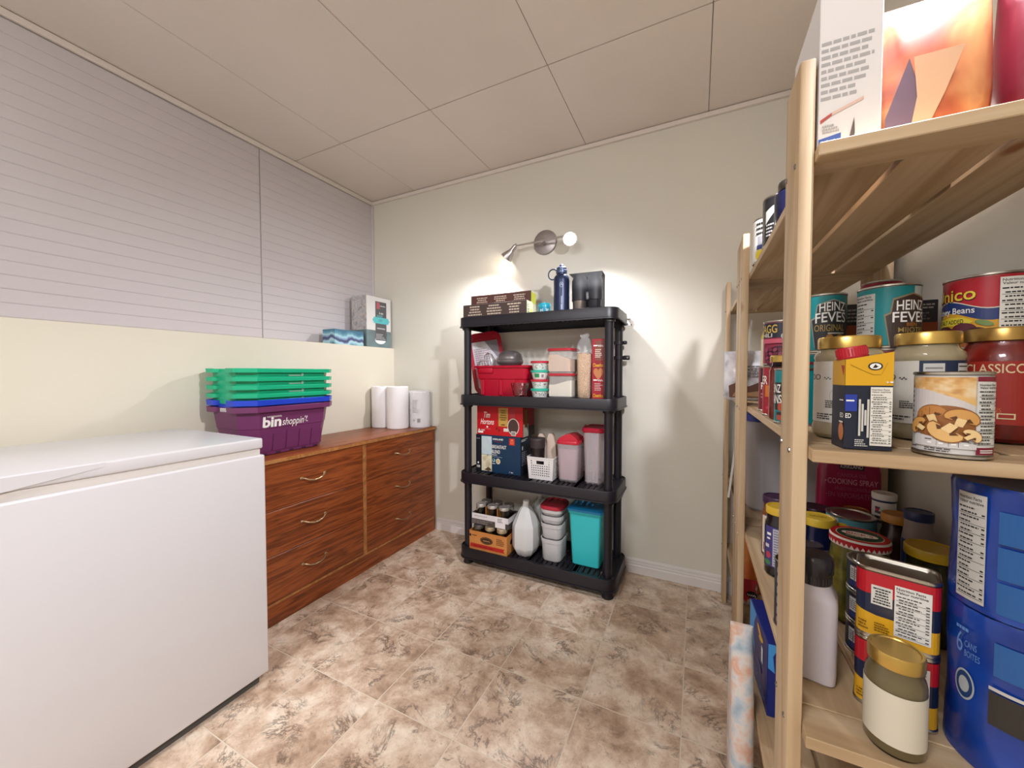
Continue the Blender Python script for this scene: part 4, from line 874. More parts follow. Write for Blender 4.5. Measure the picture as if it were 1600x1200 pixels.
# second layer, right part
t, m = can('tall lower red can under the big teal bean can, behind the cream sauce jars', .313, .927, .99, .043, .144, '#7d1f28')
t, m = can('big teal bean can with a nutrition panel and black keystone, above the cream sauce jars', .313, .927, 1.1342, .043, .112, TEAL)
decal(t, m, [R(.036, .086, .056, .106, M('#b7c3c0', .4))] + nutri(-.056, .006, -.017, .098, 12, True, 5, INK, M('#b9bcb6', .5)) + keystone(.033, .0, .072, .090, M('#3a2a22', .4), M('#8a7a5a', .4)) + [T('HEINZ', .0104, .064, .044, .017, WHITE, .012, 0, 0, .001), T('FEVES', .0056, .044, .052, .018, WHITE, .012), T('BIEN', .024, .037, .016, .006, M('#b3702f', .4), .01), T('MIJOTES', .0128, .024, .042, .011, GOLDT, .002)], .004)
t, m = can('lower brown can under the large kidney bean can', .43, .905, .99, .0515, .139, '#6b4a2e')
t, m = can('large kidney bean can in red, navy and yellow, top right of the middle shelf', .43, .905, 1.1292, .0515, .118, '#b21f2d')
us = [-.080 + i * .006 for i in range(26)]
f1 = lambda u: .070 + .008 * sin((u + .075) * 60)
decal(t, m, [BAND(us, lambda u: .006, lambda u: f1(u) - .014, M('#d39f2a', .4)), BAND(us, lambda u: f1(u) - .018, lambda u: f1(u), M('#23366e', .4)), BAND(us, lambda u: f1(u), lambda u: f1(u) + .0016, M('#d9d2c0', .4))]
      + [T('Unico', -.078, .0775, .065, .022, M('#1c1a18', .4), .030), T('Unico', -.0775, .079, .064, .020, M('#e6cf45', .4), .012)]
      + [T('Kidney Beans', -.078, .054, .064, .013, WHITE, .010, 0, 0, .001), P([(-.080, .036), (-.07, .049), (-.045, .053), (-.026, .051), (-.015, .044), (-.022, .038), (-.05, .039)], M('#d9c53a', .4)), T('NO SALT ADDED', -.074, .0415, .048, .007, INK, .012)]
      + [EL(-.056, .028, .018, .011, M('#4a1a26', .35)), EL(-.026, .031, .015, .011, M('#5a2230', .35)), EL(-.044, .015, .016, .009, M('#451622', .35)), EL(-.012, .024, .012, .010, M('#3b131d', .35)), EL(-.058, .032, .004, .002, M('#a9707a', .3)), EL(-.004, .040, .010, .004, M('#6f8a4a', .4), 12, -.4), P([(-.024, .026), (-.004, .032), (-.002, .018), (-.026, .010)], M('#231a1a', .4)), scribble(-.020, .022, .014, .006, 3, WHITE, 3, .12), scribble(-.022, .013, .016, .006, 3, WHITE, 4, .12), EL(-.012, .006, .016, .006, M('#a2572a', .4))]
      + nutri(.0095, .028, .050, .108, 10, True, 8), .004)
t = root('food_carton', 'dark carton with an orange band, behind the big teal bean can', 'box', (.373, 1.15, .99))
box('carton', -.077, .077, -.05, .05, 0, .254, M('#322f33', .5), t, .001)
decal(t, front(-.05), [R(-.077, .120, .077, .207, M('#a2522a', .5))] + smallprint(-.07, .213, -.03, .245, 4, M('#8d8a88', .5), 5) + smallprint(.03, .235, .075, .248, 2, M('#a9a6a2', .5), 6) + smallprint(.03, .212, .075, .230, 3, M('#6f6c6a', .5), 7))
t, m = can('tall plain steel can at the rear, carrying the small magenta can', .415, 1.27, .99, .04, .213, '#8f8a80')
t, m = can('magenta can peeping over the big teal bean can at the back', .415, 1.27, 1.2032, .0378, .115, '#9a1233')
decal(t, m, [R(-.004, .084, .032, .104, M('#6a5a58', .5))] + smallprint(.0, .088, .028, .100, 2, M('#a9a09a', .5)), .004)
# cream sauce jars
CREAMY = mottled('cream_sauce', [(.3, '#cdbb95'), (.7, '#d8c8a6')], 20, .35)
def cream_jar(lab, x, y, r, h, off, navy=False):
    t = root('cream_sauce_jar', lab, 'jar', (x, y, .99), 0, 'cream sauce jars')
    k = r / .042
    lathe('glass', [(0, 0), (.034 * k, 0), (.040 * k, .005), (r, .012), (r, .020), (.0405 * k, .025), (.0400 * k, .120), (.0412 * k, .124), (.0402 * k, .130), (.035 * k, .136), (.0335 * k, .140), (.033 * k, h - .003), (0, h - .003)], GLASS, t, 48)
    lathe('contents', [(0, .004), (.033 * k, .004), (.0385 * k, .008), (.0402 * k, .013), (.0402 * k, .020), (.0388 * k, .026), (.0383 * k, .120), (.0393 * k, .124), (.0383 * k, .129), (.033 * k, .135), (.031 * k, h - .016), (0, h - .016)], CREAMY, t, 40)
    lathe('lid', [(.0345 * k, h - .018), (.0368 * k, h - .0175), (.037 * k, h - .003), (.0355 * k, h), (.03 * k, h - .0008), (0, h - .0008), (0, h - .004), (.0345 * k, h - .006), (.0345 * k, h - .018)], GOLDLID, t, 40)
    rl = .0406 * k; a0 = facing(x, y); m = cylmap(rl, a0)
    its = [R(-.062, .026, .060, .118, M('#d6d0c4', .55))]
    if navy: its += [R(-.007, .026, .062, .118, M('#1c2c48', .5)), R(-.003, .05, .018, .114, M('#c9cac6', .5))] + [R(-.001, .106 - i * .006, .016, .1085 - i * .006, M('#8a8a88', .5)) for i in range(7)] + [R(.033, .05, .052, .114, M('#c2c3c0', .5))] + [R(.034, .109 - i * .007, .050, .1105 - i * .007, INK) for i in range(7)]
    tx = M('#3b3a3c', .5)
    its += [T('ALFREDO', -.0985, .090, .064, .0085, tx, .004), scribble(-.029, .090, .010, .007, 2, tx, 2, .1)] + ([EL(-.012, .066, .009, .011, M('#c2bbb0', .55)), EL(-.012, .066, .0078, .0098, M('#d6d0c4', .55))] + smallprint(-.026, .048, -.006, .060, 4, tx, 4) + smallprint(-.04, .030, -.008, .040, 3, tx, 5) if not navy else smallprint(-.028, .048, -.010, .060, 4, tx, 4) + smallprint(-.04, .030, -.010, .038, 2, tx, 5))
    decal(t, m, its, .004)
cream_jar('left cream sauce jar with a gold lid, beside the near post', .208, .747, .042, .155, -.012)
cream_jar('right cream sauce jar with a gold lid, behind the mushroom can', .309, .782, .040, .160, -.006, True)
# broth carton
t = root('broth_carton', 'small broth carton, yellow above navy, with a red screw cap', 'carton', (.200, .666, .99), radians(4))
cw, cd, ch = .049, .040, .126
bm = bmesh.new(); loft_bm(bm, [[(-cw / 2, -cd / 2, 0), (cw / 2, -cd / 2, 0), (cw / 2, cd / 2, 0), (-cw / 2, cd / 2, 0)], [(-cw / 2, -cd / 2, .118), (cw / 2, -cd / 2, .1275), (cw / 2, cd / 2, .1225), (-cw / 2, cd / 2, .118)]])
link('carton', mesh_of(bm), M('#1c2233', .4), t)
YEL = M('#d9a51d', .4)
fm = front(-cd / 2)
decal(t, fm, [P([(-cw / 2, .084), (cw / 2, .084), (cw / 2, .1275), (-cw / 2, .118)], YEL), P([(-cw / 2 + .004, .1125), (.004, .0975), (.012, .0975), (.0115, .0985), (.0045, .0985), (-cw / 2 + .006, .1095)], M('#a97c10', .4)), P([(.018, .1135), (.012, .0985), (.0128, .0985), (.0188, .1135)], M('#b98c18', .4)), EL(.006, .109, .0075, .0052, INK, 24), EL(.006, .109, .0058, .0038, WHITE, 24), P([(.003, .1068), (.006, .112), (.0072, .1095), (.0092, .109), (.0066, .1068)], INK), R(-cw / 2, .050, -.012, .072, M('#22389a', .4)), R(-cw / 2 + .001, .063, -.015, .065, WHITE)] + [T('ED', -cw / 2 + .0005, .041, .006, .006, WHITE, .01)]
      + nutri(.0015, .006, .0235, .082, 22, True, 4) + [R(x, y0, x + .0022, y1, M('#c9c8c0', .5)) for x, y0, y1 in ((-.0105, .018, .066), (-.0075, .024, .060), (-.0045, .032, .052), (-.0018, .016, .066))] + smallprint(-.014, .004, .0, .014, 4, M('#d0cfc8', .5), 3) + [T('+', .0165, .087, .003, .003, WHITE, .01), R(.0205, .0875, .0235, .0895, WHITE)])
decal(t, leftf(-cw / 2), [P([(-cd / 2, .084), (cd / 2, .084), (cd / 2, .118), (-cd / 2, .118)], YEL), P([(cd / 2 - .002, .110), (cd / 2 - .012, .111), (cd / 2 - .004, .096)], M('#b3242c', .4)), EL(.012, .022, .008, .012, M('#c27a4a', .4)), T('ED', .009, .041, .010, .006, WHITE, .01), R(.006, .0635, .018, .065, WHITE), R(.006, .034, .018, .036, WHITE)])
RC = M('#b3202c', .4)
bm = bmesh.new(); lathe_bm(bm, [(0, 0), (.0166, 0), (.0170, .002), (.0162, .003), (.0160, .0140), (.0150, .0155), (0, .0155)], 28)
for i in range(30):
    a = i * pi / 15; bbox(bm, .0160 * cos(a) - .0007, .0160 * cos(a) + .0007, .0160 * sin(a) - .0007, .0160 * sin(a) + .0007, .0035, .0130)
link('cap', mesh_of(bm), RC, t, (-.0105, -.001, .1205), (0, radians(-9), 0), 40)
# mushroom can
t, m = can('silver topped mushroom can with a picture of sliced mushrooms, at the shelf edge', .282, .654, .99, .0333, .102, '#c9c6c4')
MU = [M(c, .45) for c in ('#b57b3f', '#c99652', '#d8ae6c', '#8a5527', '#5b3518', '#e2c48c')]
MAR = M('#7a1730', .4)
bokeh = mottled('kitchen_blur', [(.25, '#a8703a'), (.45, '#cfa263'), (.6, '#dcc193'), (.8, '#e0d2b4')], 55, .45, 2, 0, (1, 1, 1.6))
def mush(u, v, s, c, rot=0.0, dark=False):
    k = lambda x, y: (u + s * (x * cos(rot) - y * sin(rot)), v + s * (x * sin(rot) + y * cos(rot)))
    out = [P([k(1.0 * cos(a), .78 * sin(a)) for a in [pi * i / 10 for i in range(11)]] + [k(-.9, -.28), k(-.45, -.30), k(-.30, -.12), k(.30, -.12), k(.45, -.30), k(.9, -.28)], MU[3])]
    out.append(P([k(.92 * cos(a), .70 * sin(a)) for a in [pi * i / 10 for i in range(11)]] + [k(-.82, -.20), k(-.45, -.22), k(-.30, -.04), k(.30, -.04), k(.45, -.22), k(.82, -.20)], c))
    out.append(P([k(-.26, .0), k(.26, .0), k(.22, -.62), k(-.22, -.62)], MU[5])); out.append(P([k(-.62, -.14), k(-.34, .12), k(-.22, -.02), k(-.42, -.18)], MU[4])); out.append(P([k(.62, -.14), k(.34, .12), k(.22, -.02), k(.42, -.18)], MU[4]))
    return out
decal(t, m, [R(-.042, .060, .0195, .0955, bokeh), P([(-.042, .052), (-.042, .082), (-.02, .080), (.0195, .064), (.0195, .052)], M('#c7c1bd', .45)), P([(-.014, .081), (.0195, .069), (.0195, .062)], MU[2]), EL(-.004, .040, .030, .022, M('#8f5a2c', .45), 28), R(.0193, .010, .035, .0955, M('#c9c6c4', .45))], .004)
decal(t, m, mush(-.017, .050, .0155, MU[0], .35) + mush(.008, .047, .015, MU[1], -.3) + mush(-.027, .036, .0115, MU[1], 1.0) + mush(-.004, .032, .016, MU[2], 2.5) + mush(.014, .028, .009, MU[5], -.9), .004, .0006)
DB = M('#23232a', .45)
decal(t, m, [R(.0195, .006, .042, .096, M('#c5c3bf', .45)), R(.0195, .0905, .042, .096, MAR), R(.0195, .006, .042, .0145, MAR), R(.023, .0085, .038, .0095, WHITE), R(.023, .0108, .038, .0118, WHITE), P([(-.032, .012), (.0195, .012), (.0195, .018), (-.004, .0225), (-.032, .0265)], M('#c9c6c4', .45))], .004, .0009)
decal(t, m, nutri(.0200, .0148, .044, .090, 16, True, 2, INK, M('#d3d2cc', .5)) + [R(-.020 + i * .0092, .0135, -.0125 + i * .0092, .0195, DB) for i in range(4)] + [R(-.018 + i * .0092, .0158, -.0145 + i * .0092, .0178, WHITE) for i in range(4)] + [R(-.020 + i * .0092, .0205, -.0145 + i * .0092, .0213, DB) for i in range(4)] + smallprint(-.020, .0068, .010, .0115, 2, INK, 3) + smallprint(-.034, .009, -.027, .012, 1, INK, 5) + [R(-.0335, .040 + i * .006, -.0325, .043 + i * .006, INK) for i in range(8)], .004, .0011)
# pasta sauce jar
t = root('pasta_sauce_jar', 'large red pasta sauce jar with a red label, at the right edge', 'jar', (.402, .812, .99))
lathe('glass', [(0, 0), (.036, 0), (.042, .005), (.0435, .012), (.0435, .117), (.041, .130), (.036, .140), (.034, .144), (.034, .158), (0, .158)], GLASS, t, 48)
lathe('contents', [(0, .004), (.035, .004), (.0405, .008), (.042, .014), (.042, .116), (.0395, .128), (.0345, .138), (.0325, .143), (.0325, .148), (0, .148)], mottled('tomato_sauce', [(.3, '#7d1410'), (.6, '#96190f'), (.8, '#a8331a')], 45, .3, 4), t, 40)
lathe('lid', [(.0355, .146), (.0378, .1465), (.038, .162), (.0365, .165), (.03, .164), (0, .164), (0, .158), (.0355, .158), (.0355, .146)], M('#a88649', .3, .85), t, 40)
SR = M('#98261a', .5); CRM = M('#d8c79a', .5)
decal(t, cylmap(.0437, facing(.402, .812)), [R(-.048, .028, .06, .117, SR), T('CLASSICO', -.037, .100, .058, .013, CRM, .006), EL(-.012, .074, .006, .010, CRM, 20), EL(-.012, .074, .0045, .0080, SR, 20), P([(-.040, .086), (-.0125, .086), (-.015, .062), (-.034, .062)], M('#a5402f', .5)), T('ONIONS', -.030, .053, .024, .006, M('#c0603a', .5), .006), T('& ONIONS', -.032, .045, .032, .006, M('#c0603a', .5), .006), R(-.004, .036, .012, .044, CRM), R(-.0025, .0375, .0105, .0425, SR)] + smallprint(-.034, .033, -.008, .040, 1, M('#c9a070', .5), 3), .004)
# --- low shelf of the near unit
Z0 = .60
def jar(lab, x, y, z, r, h, lidc, body, lidm=None, labelc=None, cat='jar', rl=None, name='glass_jar', glass=True, neck=.80):
    t = root(name, lab, cat, (x, y, z))
    rl = rl or r * .86
    if glass: lathe('glass', [(0, 0), (r * .9, 0), (r, .005), (r, h * .70), (r * .95, h * .76), (rl * .93, h * neck), (rl * .93, h * .95), (0, h * .95)], GLASS, t, 36)
    e = .0016 if glass else 0
    lathe('contents', [(0, .003 if glass else 0), (r * .88, .003 if glass else 0), (r - e, .006), (r - e, h * .70), (r * .95 - e, h * .755), (rl * .93 - e, h * neck), (rl * .92 - e, h * .88 if glass else h - .007), (0, h * .88 if glass else h - .007)], body if not isinstance(body, str) else M(body, .3), t, 36)
    lathe('lid', [(rl * .95, h - .018), (rl * .99, h - .0178), (rl, h - .016), (rl, h - .003), (rl * .96, h), (rl * .86, h), (rl * .82, h - .0015), (0, h - .0015), (0, h - .006), (rl * .95, h - .006), (rl * .95, h - .018)], lidm or M(lidc, .35), t, 40)
    if labelc: lathe('label', [(r + .0003, h * .12), (r + .0006, h * .12), (r + .0006, h * .64), (r + .0003, h * .64)], M(labelc, .5), t, 36)
    return t, cylmap(r + .0006, facing(x, y))
# shaker
t = root('salt_shaker', 'tall white plastic seasoning shaker with a dark flip cap, behind the near post', 'shaker', (.175, .765, Z0))
rrtub('bottle', [(.052, .052, .010, 0), (.062, .062, .012, .004), (.064, .064, .013, .02), (.064, .064, .013, .128), (.060, .060, .014, .136), (.046, .046, .020, .150), (.043, .043, .0214, .154), (.043, .043, .0214, .160)], mottled('milky_plastic', [(.3, '#c4bcc0'), (.7, '#d0c8ca')], 12, .35), t, n=6, rot=(0, 0, radians(-14)))
lathe('cap', [(.0, .152), (.0235, .152), (.0240, .156), (.0240, .166), (.0265, .170), (.0272, .184), (.0262, .192), (.022, .197), (.012, .198), (0, .198)], M('#2e2c30', .25), t, 36)
bm = bmesh.new()
for i in range(30):
    a = i * pi / 15; bbox(bm, .0242 * cos(a) - .0006, .0242 * cos(a) + .0006, .0242 * sin(a) - .0006, .0242 * sin(a) + .0006, .154, .166)
link('cap_grip', mesh_of(bm), M('#2e2c30', .3), t)
# luncheon meat tins
def ham(lab, z, h):
    t = root('meat_tin', lab, 'tin', (.266, .735, z), radians(-19), 'striped meat tins')
    w, d_ = .087, .058; c = .014
    rrtub('tin', [(w - .006, d_ - .006, c - .003, .002), (w - .002, d_ - .002, c, 0), (w, d_, c, .0012), (w, d_, c, .004), (w - .003, d_ - .003, c - .001, .0055), (w - .003, d_ - .003, c - .001, h - .0055), (w, d_, c, h - .004), (w, d_, c, h - .0012), (w - .002, d_ - .002, c, h), (w - .006, d_ - .006, c - .003, h - .001), (w - .008, d_ - .008, c - .004, h - .004), (w - .016, d_ - .016, c - .006, h - .004), (w - .019, d_ - .019, c - .007, h - .003), (w - .03, d_ - .028, c - .009, h - .003)], TIN, t, n=6)
    pt = rrect(w - .0026, d_ - .0026, c - .001, 6); wr, dr, cr = w - .0026, d_ - .0026, c - .001
    segs = [0.0]; 
    for a, b in zip(pt, pt[1:] + pt[:1]): segs.append(segs[-1] + math.hypot(b[0] - a[0], b[1] - a[1]))
    tot = segs[-1]; s0 = tot - (wr / 2 - cr)   # outline length at the middle of the front
    def m(u, v, e):
        s = (s0 + u) % tot
        for i in range(len(pt)):
            if segs[i + 1] >= s - 1e-9: break
        a, b = pt[i], pt[(i + 1) % len(pt)]; f_ = (s - segs[i]) / max(1e-9, segs[i + 1] - segs[i])
        tx, ty = b[0] - a[0], b[1] - a[1]; l = math.hypot(tx, ty)
        return Vector((a[0] + tx * f_ + ty / l * e, a[1] + ty * f_ - tx / l * e, v))
    RD = M('#b51a28', .35); NB = M('#1a2440', .35); YW = M('#d9a424', .35)
    us = [-.10 + i * .01 for i in range(21)]
    k = h / .104
    decal(t, m, [BAND(us, lambda u: .006, lambda u: .036 * k + .006 * min(1, max(0, -(u + .02) / .03)), YW), BAND(us, lambda u: .036 * k + .006 * min(1, max(0, -(u + .02) / .03)), lambda u: .066 * k, NB), BAND(us, lambda u: .066 * k, lambda u: h - .006, RD)], .004)
    decal(t, m, [R(-.026, .052 * k, -.004, .080 * k, M('#d6d4cc', .5))] + smallprint(-.024, .054 * k, -.006, .078 * k, 6, INK, 2, True) + nutri(-.002, .016 * k, .033, .088 * k, 14, True, 6, INK, M('#dcdad4', .5)) + smallprint(-.038, .012, -.026, .026, 3, M('#7a5310', .5), 3) + smallprint(-.022, .014, -.006, .028, 4, M('#7a5310', .5), 4) + [R(-.066, .055 * k, -.050, .092 * k, M('#cfcdc6', .5))], .004, .0009)
ham('lower striped meat tin of the two, under the one with the full nutrition panel', Z0, .103)
ham('upper striped meat tin, red navy and yellow with a white nutrition panel', Z0 + .1035, .104)
jar('small gold lidded jar on the low shelf, in front of the meat tins', .240, .660, Z0, .030, .129, '', '#8a7a55', GOLDLID, '#cfc8b4', rl=.028)
DK = '#23222a'
for k in range(3):
    t, m = can(('lowest', 'middle', 'top')[k] + ' dark can of the stack of three behind the meat tins', .283, .862, Z0 + k * .0545, .037, .0542, DK, 'stack of dark cans')
    decal(t, m, [R(-.036, .020, .0, .044, M('#b9b5b2', .5)), R(-.036, .010, .02, .018, M('#23306a', .5))] + smallprint(-.034, .023, -.004, .041, 5, M('#5a5654', .5), 3 + k), .005)
# pickle jar with a printed lid
t, m = jar('big pickle jar with a red zigzag edged lid, behind the stack of dark cans', .294, .969, Z0, .047, .169, '#b3161e', mottled('pickles', [(.25, '#4d4a12'), (.45, '#7c7420'), (.65, '#a09430'), (.8, '#5c5a1a')], 40, .35, 3), M('#e2dccf', .4), None, rl=.0462, name='pickle_jar', neck=.86)
h = .169
zz = [];
for i in range(36):
    a = i * .0462 * 2 * pi / 36; w_ = .0462 * 2 * pi / 36; zz.append(P([(a, h - .0035), (a + w_, h - .0035), (a + w_, h - .009), (a + w_ / 2, h - .0165), (a, h - .009)], M('#b3161e', .35)))
decal(t, cylmap(.0462, 0), zz, .0)
GR = M('#1f3a28', .4); RDL = M('#b3161e', .35)
ang = facing(.294, .969) + pi / 2
fm = lambda u, v, e: Vector((u * cos(ang) - v * sin(ang), u * sin(ang) + v * cos(ang), h + e))
decal(t, fm, [EL(0, 0, .0445, .0445, RDL, 40), EL(0, 0, .036, .036, M('#d8c9a0', .4), 40), EL(0, 0, .0345, .0345, GR, 40), EL(0, .0, .027, .0125, M('#e0d8c6', .4), 32), T("BICK'S", -.020, -.006, .040, .012, RDL, .02)] + smallprint(-.02, -.020, .02, -.015, 1, M('#d8c9a0', .4), 3))
# juice-packed fruit can
t, m = can('blue fruit can with yellow slices on the label, behind the pickle jar', .335, 1.16, Z0, .0465, .155, '#5f9fb0')
decal(t, m, [R(-.05, .006, -.022, .149, M('#c8d2d4', .4)), EL(-.014, .125, .016, .016, M('#d9b02c', .4)), EL(-.012, .125, .009, .009, M('#c98a1e', .4)), P([(-.05, .055), (-.03, .070), (-.03, .040), (-.05, .03)], M('#d9c42c', .4)), R(-.045, .075, -.032, .13, M('#3a4a8a', .4)), EL(-.036, .14, .005, .005, M('#c23a4a', .4))], .004)
t, m = jar('navy jam jar with a yellow lid, just right of the near post', .262, 1.115, Z0, .033, .152, '#d9b73a', M('#141a3c', .2), None, None, rl=.0335, glass=False)
decal(t, topf(.1515), [scribble(-.016, -.006, .032, .014, 4, M('#8a6a14', .4), 3, .12)])
decal(t, m, [R(-.03, .04, .03, .085, M('#6a6a72', .5))] + smallprint(-.028, .045, .028, .08, 6, M('#2a2a30', .5), 2), .005)
jar('jar with a dark plum lid at the back, left of the magenta spray pack', .288, 1.255, Z0, .0365, .135, '#2e1226', M('#7a4a1c', .3), None, None, rl=.0345)
jar('small round dark jam jar between the near post and the pickle jar', .229, 1.022, Z0, .026, .118, '#1a1c38', M('#171a36', .2), None, None, glass=False)
t, m = can('dark labelled can low behind the near post, beside the seasoning shaker', .176, .885, Z0, .034, .128, '#2a2a2e', 'low left cans', top=M('#55504c', .3, .8))
decal(t, m, [R(-.034, .01, -.024, .115, M('#8a8688', .5))] + [P([(-.034, .02 + i * .02), (-.024, .012 + i * .02), (-.024, .018 + i * .02), (-.034, .026 + i * .02)], INK) for i in range(5)], .005)
# small white canister and its neighbours
t = root('seasoning_tub', 'slim white cardboard canister with dark print, in front of the magenta pack', 'canister', (.405, 1.192, Z0))
lathe('canister', [(0, 0), (.0215, 0), (.0215, .192), (0, .192)], M('#cfc9c4', .5), t, 32)
lathe('lid', [(0, .192), (.0222, .192), (.0226, .194), (.0226, .204), (.021, .2055), (.018, .2045), (0, .2045)], M('#d9d3cc', .45), t, 32)
decal(t, cylmap(.0216, facing(.405, 1.192)), [R(-.03, .186, .03, .1905, M('#20264a', .5)), EL(-.012, .168, .004, .006, M('#b03a4a', .5))] + smallprint(-.016, .135, -.002, .178, 4, M('#2a2a44', .5), 4) + smallprint(.002, .12, .016, .172, 7, M('#8a8688', .5), 5), .004)
jar('jar with a brass lid at the back between the fruit can and the white canister', .372, 1.252, Z0, .026, .142, '', M('#5a2a18', .3), GOLDLID, None, rl=.0255)
jar('jar with an amber lid, right of the white canister', .405, 1.122, Z0, .029, .178, '#b3772a', M('#3a1c1a', .3), None, None, rl=.0275)
t, m = jar('small bottle with a navy blue cap, at the right in front of the wall', .412, 1.054, Z0, .0245, .208, '#1b2350', M('#8a7a74', .35), None, None, rl=.0225, name='supplement_bottle', cat='bottle', glass=False, neck=.84)
decal(t, m, [R(-.03, .09, .03, .150, M('#232c5c', .5)), scribble(-.018, .128, .022, .01, 4, WHITE, 3), EL(.012, .132, .004, .004, WHITE)], .005)
jar('dark jar with a wide yellow lid, next to the blue wrapped pack', .394, .958, Z0, .038, .170, '#bf9a1e', mottled('dark_pickles', [(.3, '#26230f'), (.6, '#3c3715'), (.8, '#5c541c')], 40, .3), None, None, rl=.0375)
# left of the near post
t, m = jar('tall jar with a dark purple lid, left of the near post', .199, 1.210, Z0, .036, .162, '#3a1f3e', mottled('amber_sauce', [(.3, '#7a3f1c'), (.7, '#a35c24')], 25, .3), None, None, rl=.0345)
decal(t, m, [R(-.04, .012, .02, .112, M('#d0c6bc', .5)), R(-.032, .08, -.02, .105, M('#c9a24a', .5)), R(-.034, .02, -.01, .04, M('#8e2a5a', .5)), R(-.032, .045, -.014, .052, M('#b33a6a', .5))], .005)
t, m = jar('dark jar with a purple and white label and yellow lid, left of the near post', .189, 1.105, Z0, .0335, .167, '#d2ad34', M('#1c1420', .2), None, None, rl=.0315)
decal(t, m, [R(-.036, .025, .03, .122, M('#3f3a78', .5)), R(-.016, .028, .0, .118, M('#b9b8c4', .5))] + smallprint(-.014, .03, -.002, .116, 14, M('#6a6a80', .5), 4) + [R(-.030, .10, -.020, .106, WHITE), R(-.030, .09, -.022, .094, WHITE), EL(-.026, .052, .006, .008, M('#b33a4a', .5)), EL(-.028, .034, .008, .006, M('#3f7a4a', .5)), R(-.034, .07, -.024, .078, M('#c9c6d4', .5))], .005)
# magenta twin pack of spray cans
MG = M('#8c0f3a', .3); MGD = M('#7a0c33', .35)
t = root('cooking_spray_pack', 'magenta shrink wrapped pack of cooking spray cans, at the back of the low shelf', 'spray cans', (.372, 1.318, .60), .0)
bm = bmesh.new()
loft_bm(bm, [[(x, y, z) for x, y in rrect(w_, d_, c, 5)] for w_, d_, c, z in ((.138, .040, .019, 0), (.138, .042, .020, .10), (.136, .042, .02, .225), (.124, .036, .017, .25), (.112, .032, .015, .262), (.110, .032, .015, .33))]); link('wrap', mesh_of(bm), MG, t, smooth=40)
LT = M('#c98a9a', .5); LT2 = M('#a8506e', .5)
decal(t, front(-.0212), [R(-.024, .232, .028, .252, M('#2e1a24', .5)), T('KIRKLAND', -.021, .236, .046, .010, M('#b9a0a6', .5), .015), T('CANOLA OIL', -.028, .212, .062, .010, LT2, .004), T('COOKING SPRAY', -.048, .192, .104, .015, LT, .006), T('HUILE DE CANOLA', -.032, .176, .074, .009, LT2, .004), T('EN VAPORISATEUR', -.046, .156, .104, .014, LT2, .006), EL(-.052, .199, .002, .002, LT, 8), EL(-.050, .163, .002, .002, LT2, 8)])
# blue wrapped stacked cans at the right edge
BLW = mottled('blue_film', [(.3, '#0e2c74'), (.55, '#153f98'), (.78, '#2a60b8')], 8, .22, 3, .2)
BLU2 = M('#1f5794', .3)
for k, (z, h, lab) in enumerate(((Z0, .196, 'lower blue wrapped pack of tinned fish, with a round white seal'), (Z0 + .197, .158, 'upper blue wrapped pack of tinned fish, with a long nutrition label'))):
    t = root('tinned_fish_pack', lab, 'food pack', (.369, .692, z), 0, 'blue wrapped packs')
    r = .0625; n = 64
    bm = bmesh.new(); rr = lambda s, zz, j=0.0: [((r * s + .0012 * sin(5 * a + zz * 40) + j * sin(17 * a)) * cos(a), (r * s + .0012 * sin(5 * a + zz * 40) + j * sin(17 * a)) * sin(a), zz) for a in [2 * pi * i / n for i in range(n)]]
    loft_bm(bm, [rr(.9, .001), rr(.985, .0), rr(1, .004)] + [rr(.994 if i % 2 else 1.0, .004 + (h - .01) * i / 8) for i in range(1, 9)] + [rr(.97, h - .001, .0012), rr(.9, h - .002), rr(.4, h - .004)]); link('wrap', mesh_of(bm), BLW, t, smooth=50)
    m0 = cylmap(r + .0014, facing(.369, .692)); m = lambda u, v, e: m0(u * .79, v, e)
    if k: decal(t, m, nutri(-.079, .010, -.039, h - .014, 20, True, 12, INK, M('#b9b7b0', .5)) + [R(-.026, .05, .02, .088, BLU2), R(-.026, .092, .02, .13, BLU2), R(-.026, .008, .02, .046, BLU2)], .005)
    else: decal(t, m, [T('6', -.074, .136, .010, .026, M('#5a86c8', .5)), T('CANS', -.061, .146, .016, .008, M('#5a86c8', .5), .004), T('BOITES', -.061, .134, .020, .008, M('#5a86c8', .5), .004), EL(-.060, .098, .014, .019, M('#a9b0b0', .5), 28), EL(-.060, .098, .0118, .0165, M('#1c3a6a', .5), 28), EL(-.060, .098, .0075, .010, M('#a9b0b0', .5), 24)] + smallprint(-.074, .164, -.046, .172, 1, M('#5a86c8', .5), 3) + [R(-.026, .13, .02, .17, BLU2), R(-.030, .07, .02, .11, M('#2e2a24', .5)), R(-.030, .112, .02, .116, M('#b9b7b0', .5))], .005)
# --- upper shelf of the near unit
ZU = 1.39
t, m = jar('dark blue jam jar on the top pine shelf, behind the near post', .178, .965, ZU, .036, .095, '#2c2826', M('#15183a', .2), M('#4a443e', .35, .6), None, rl=.030, glass=False)
t, m = can('black and white labelled can on the top pine shelf, against the second post', .172, 1.25, ZU, .0375, .120, '#d8d4cc')
decal(t, m, [R(-.035, .098, .03, .112, M('#c9c5bc', .5)), R(-.026, .046, -.008, .070, M('#8e8c90', .5)), EL(-.020, .020, .012, .014, M('#d9bf2c', .4)), R(-.028, .035, -.010, .047, M('#3a4470', .5))] + smallprint(-.030, .072, .0, .110, 3, INK, 5), .005)
t, m = can('black can on the top pine shelf, between the white can and the jam jar', .175, 1.095, ZU, .0375, .115, '#1f1d20')
decal(t, m, [P([(-.034, .05), (-.012, .075), (-.010, .092), (-.034, .08)], M('#c9c5bc', .5))] + smallprint(-.032, .02, -.008, .052, 4, M('#a9a6a2', .5), 5), .005)
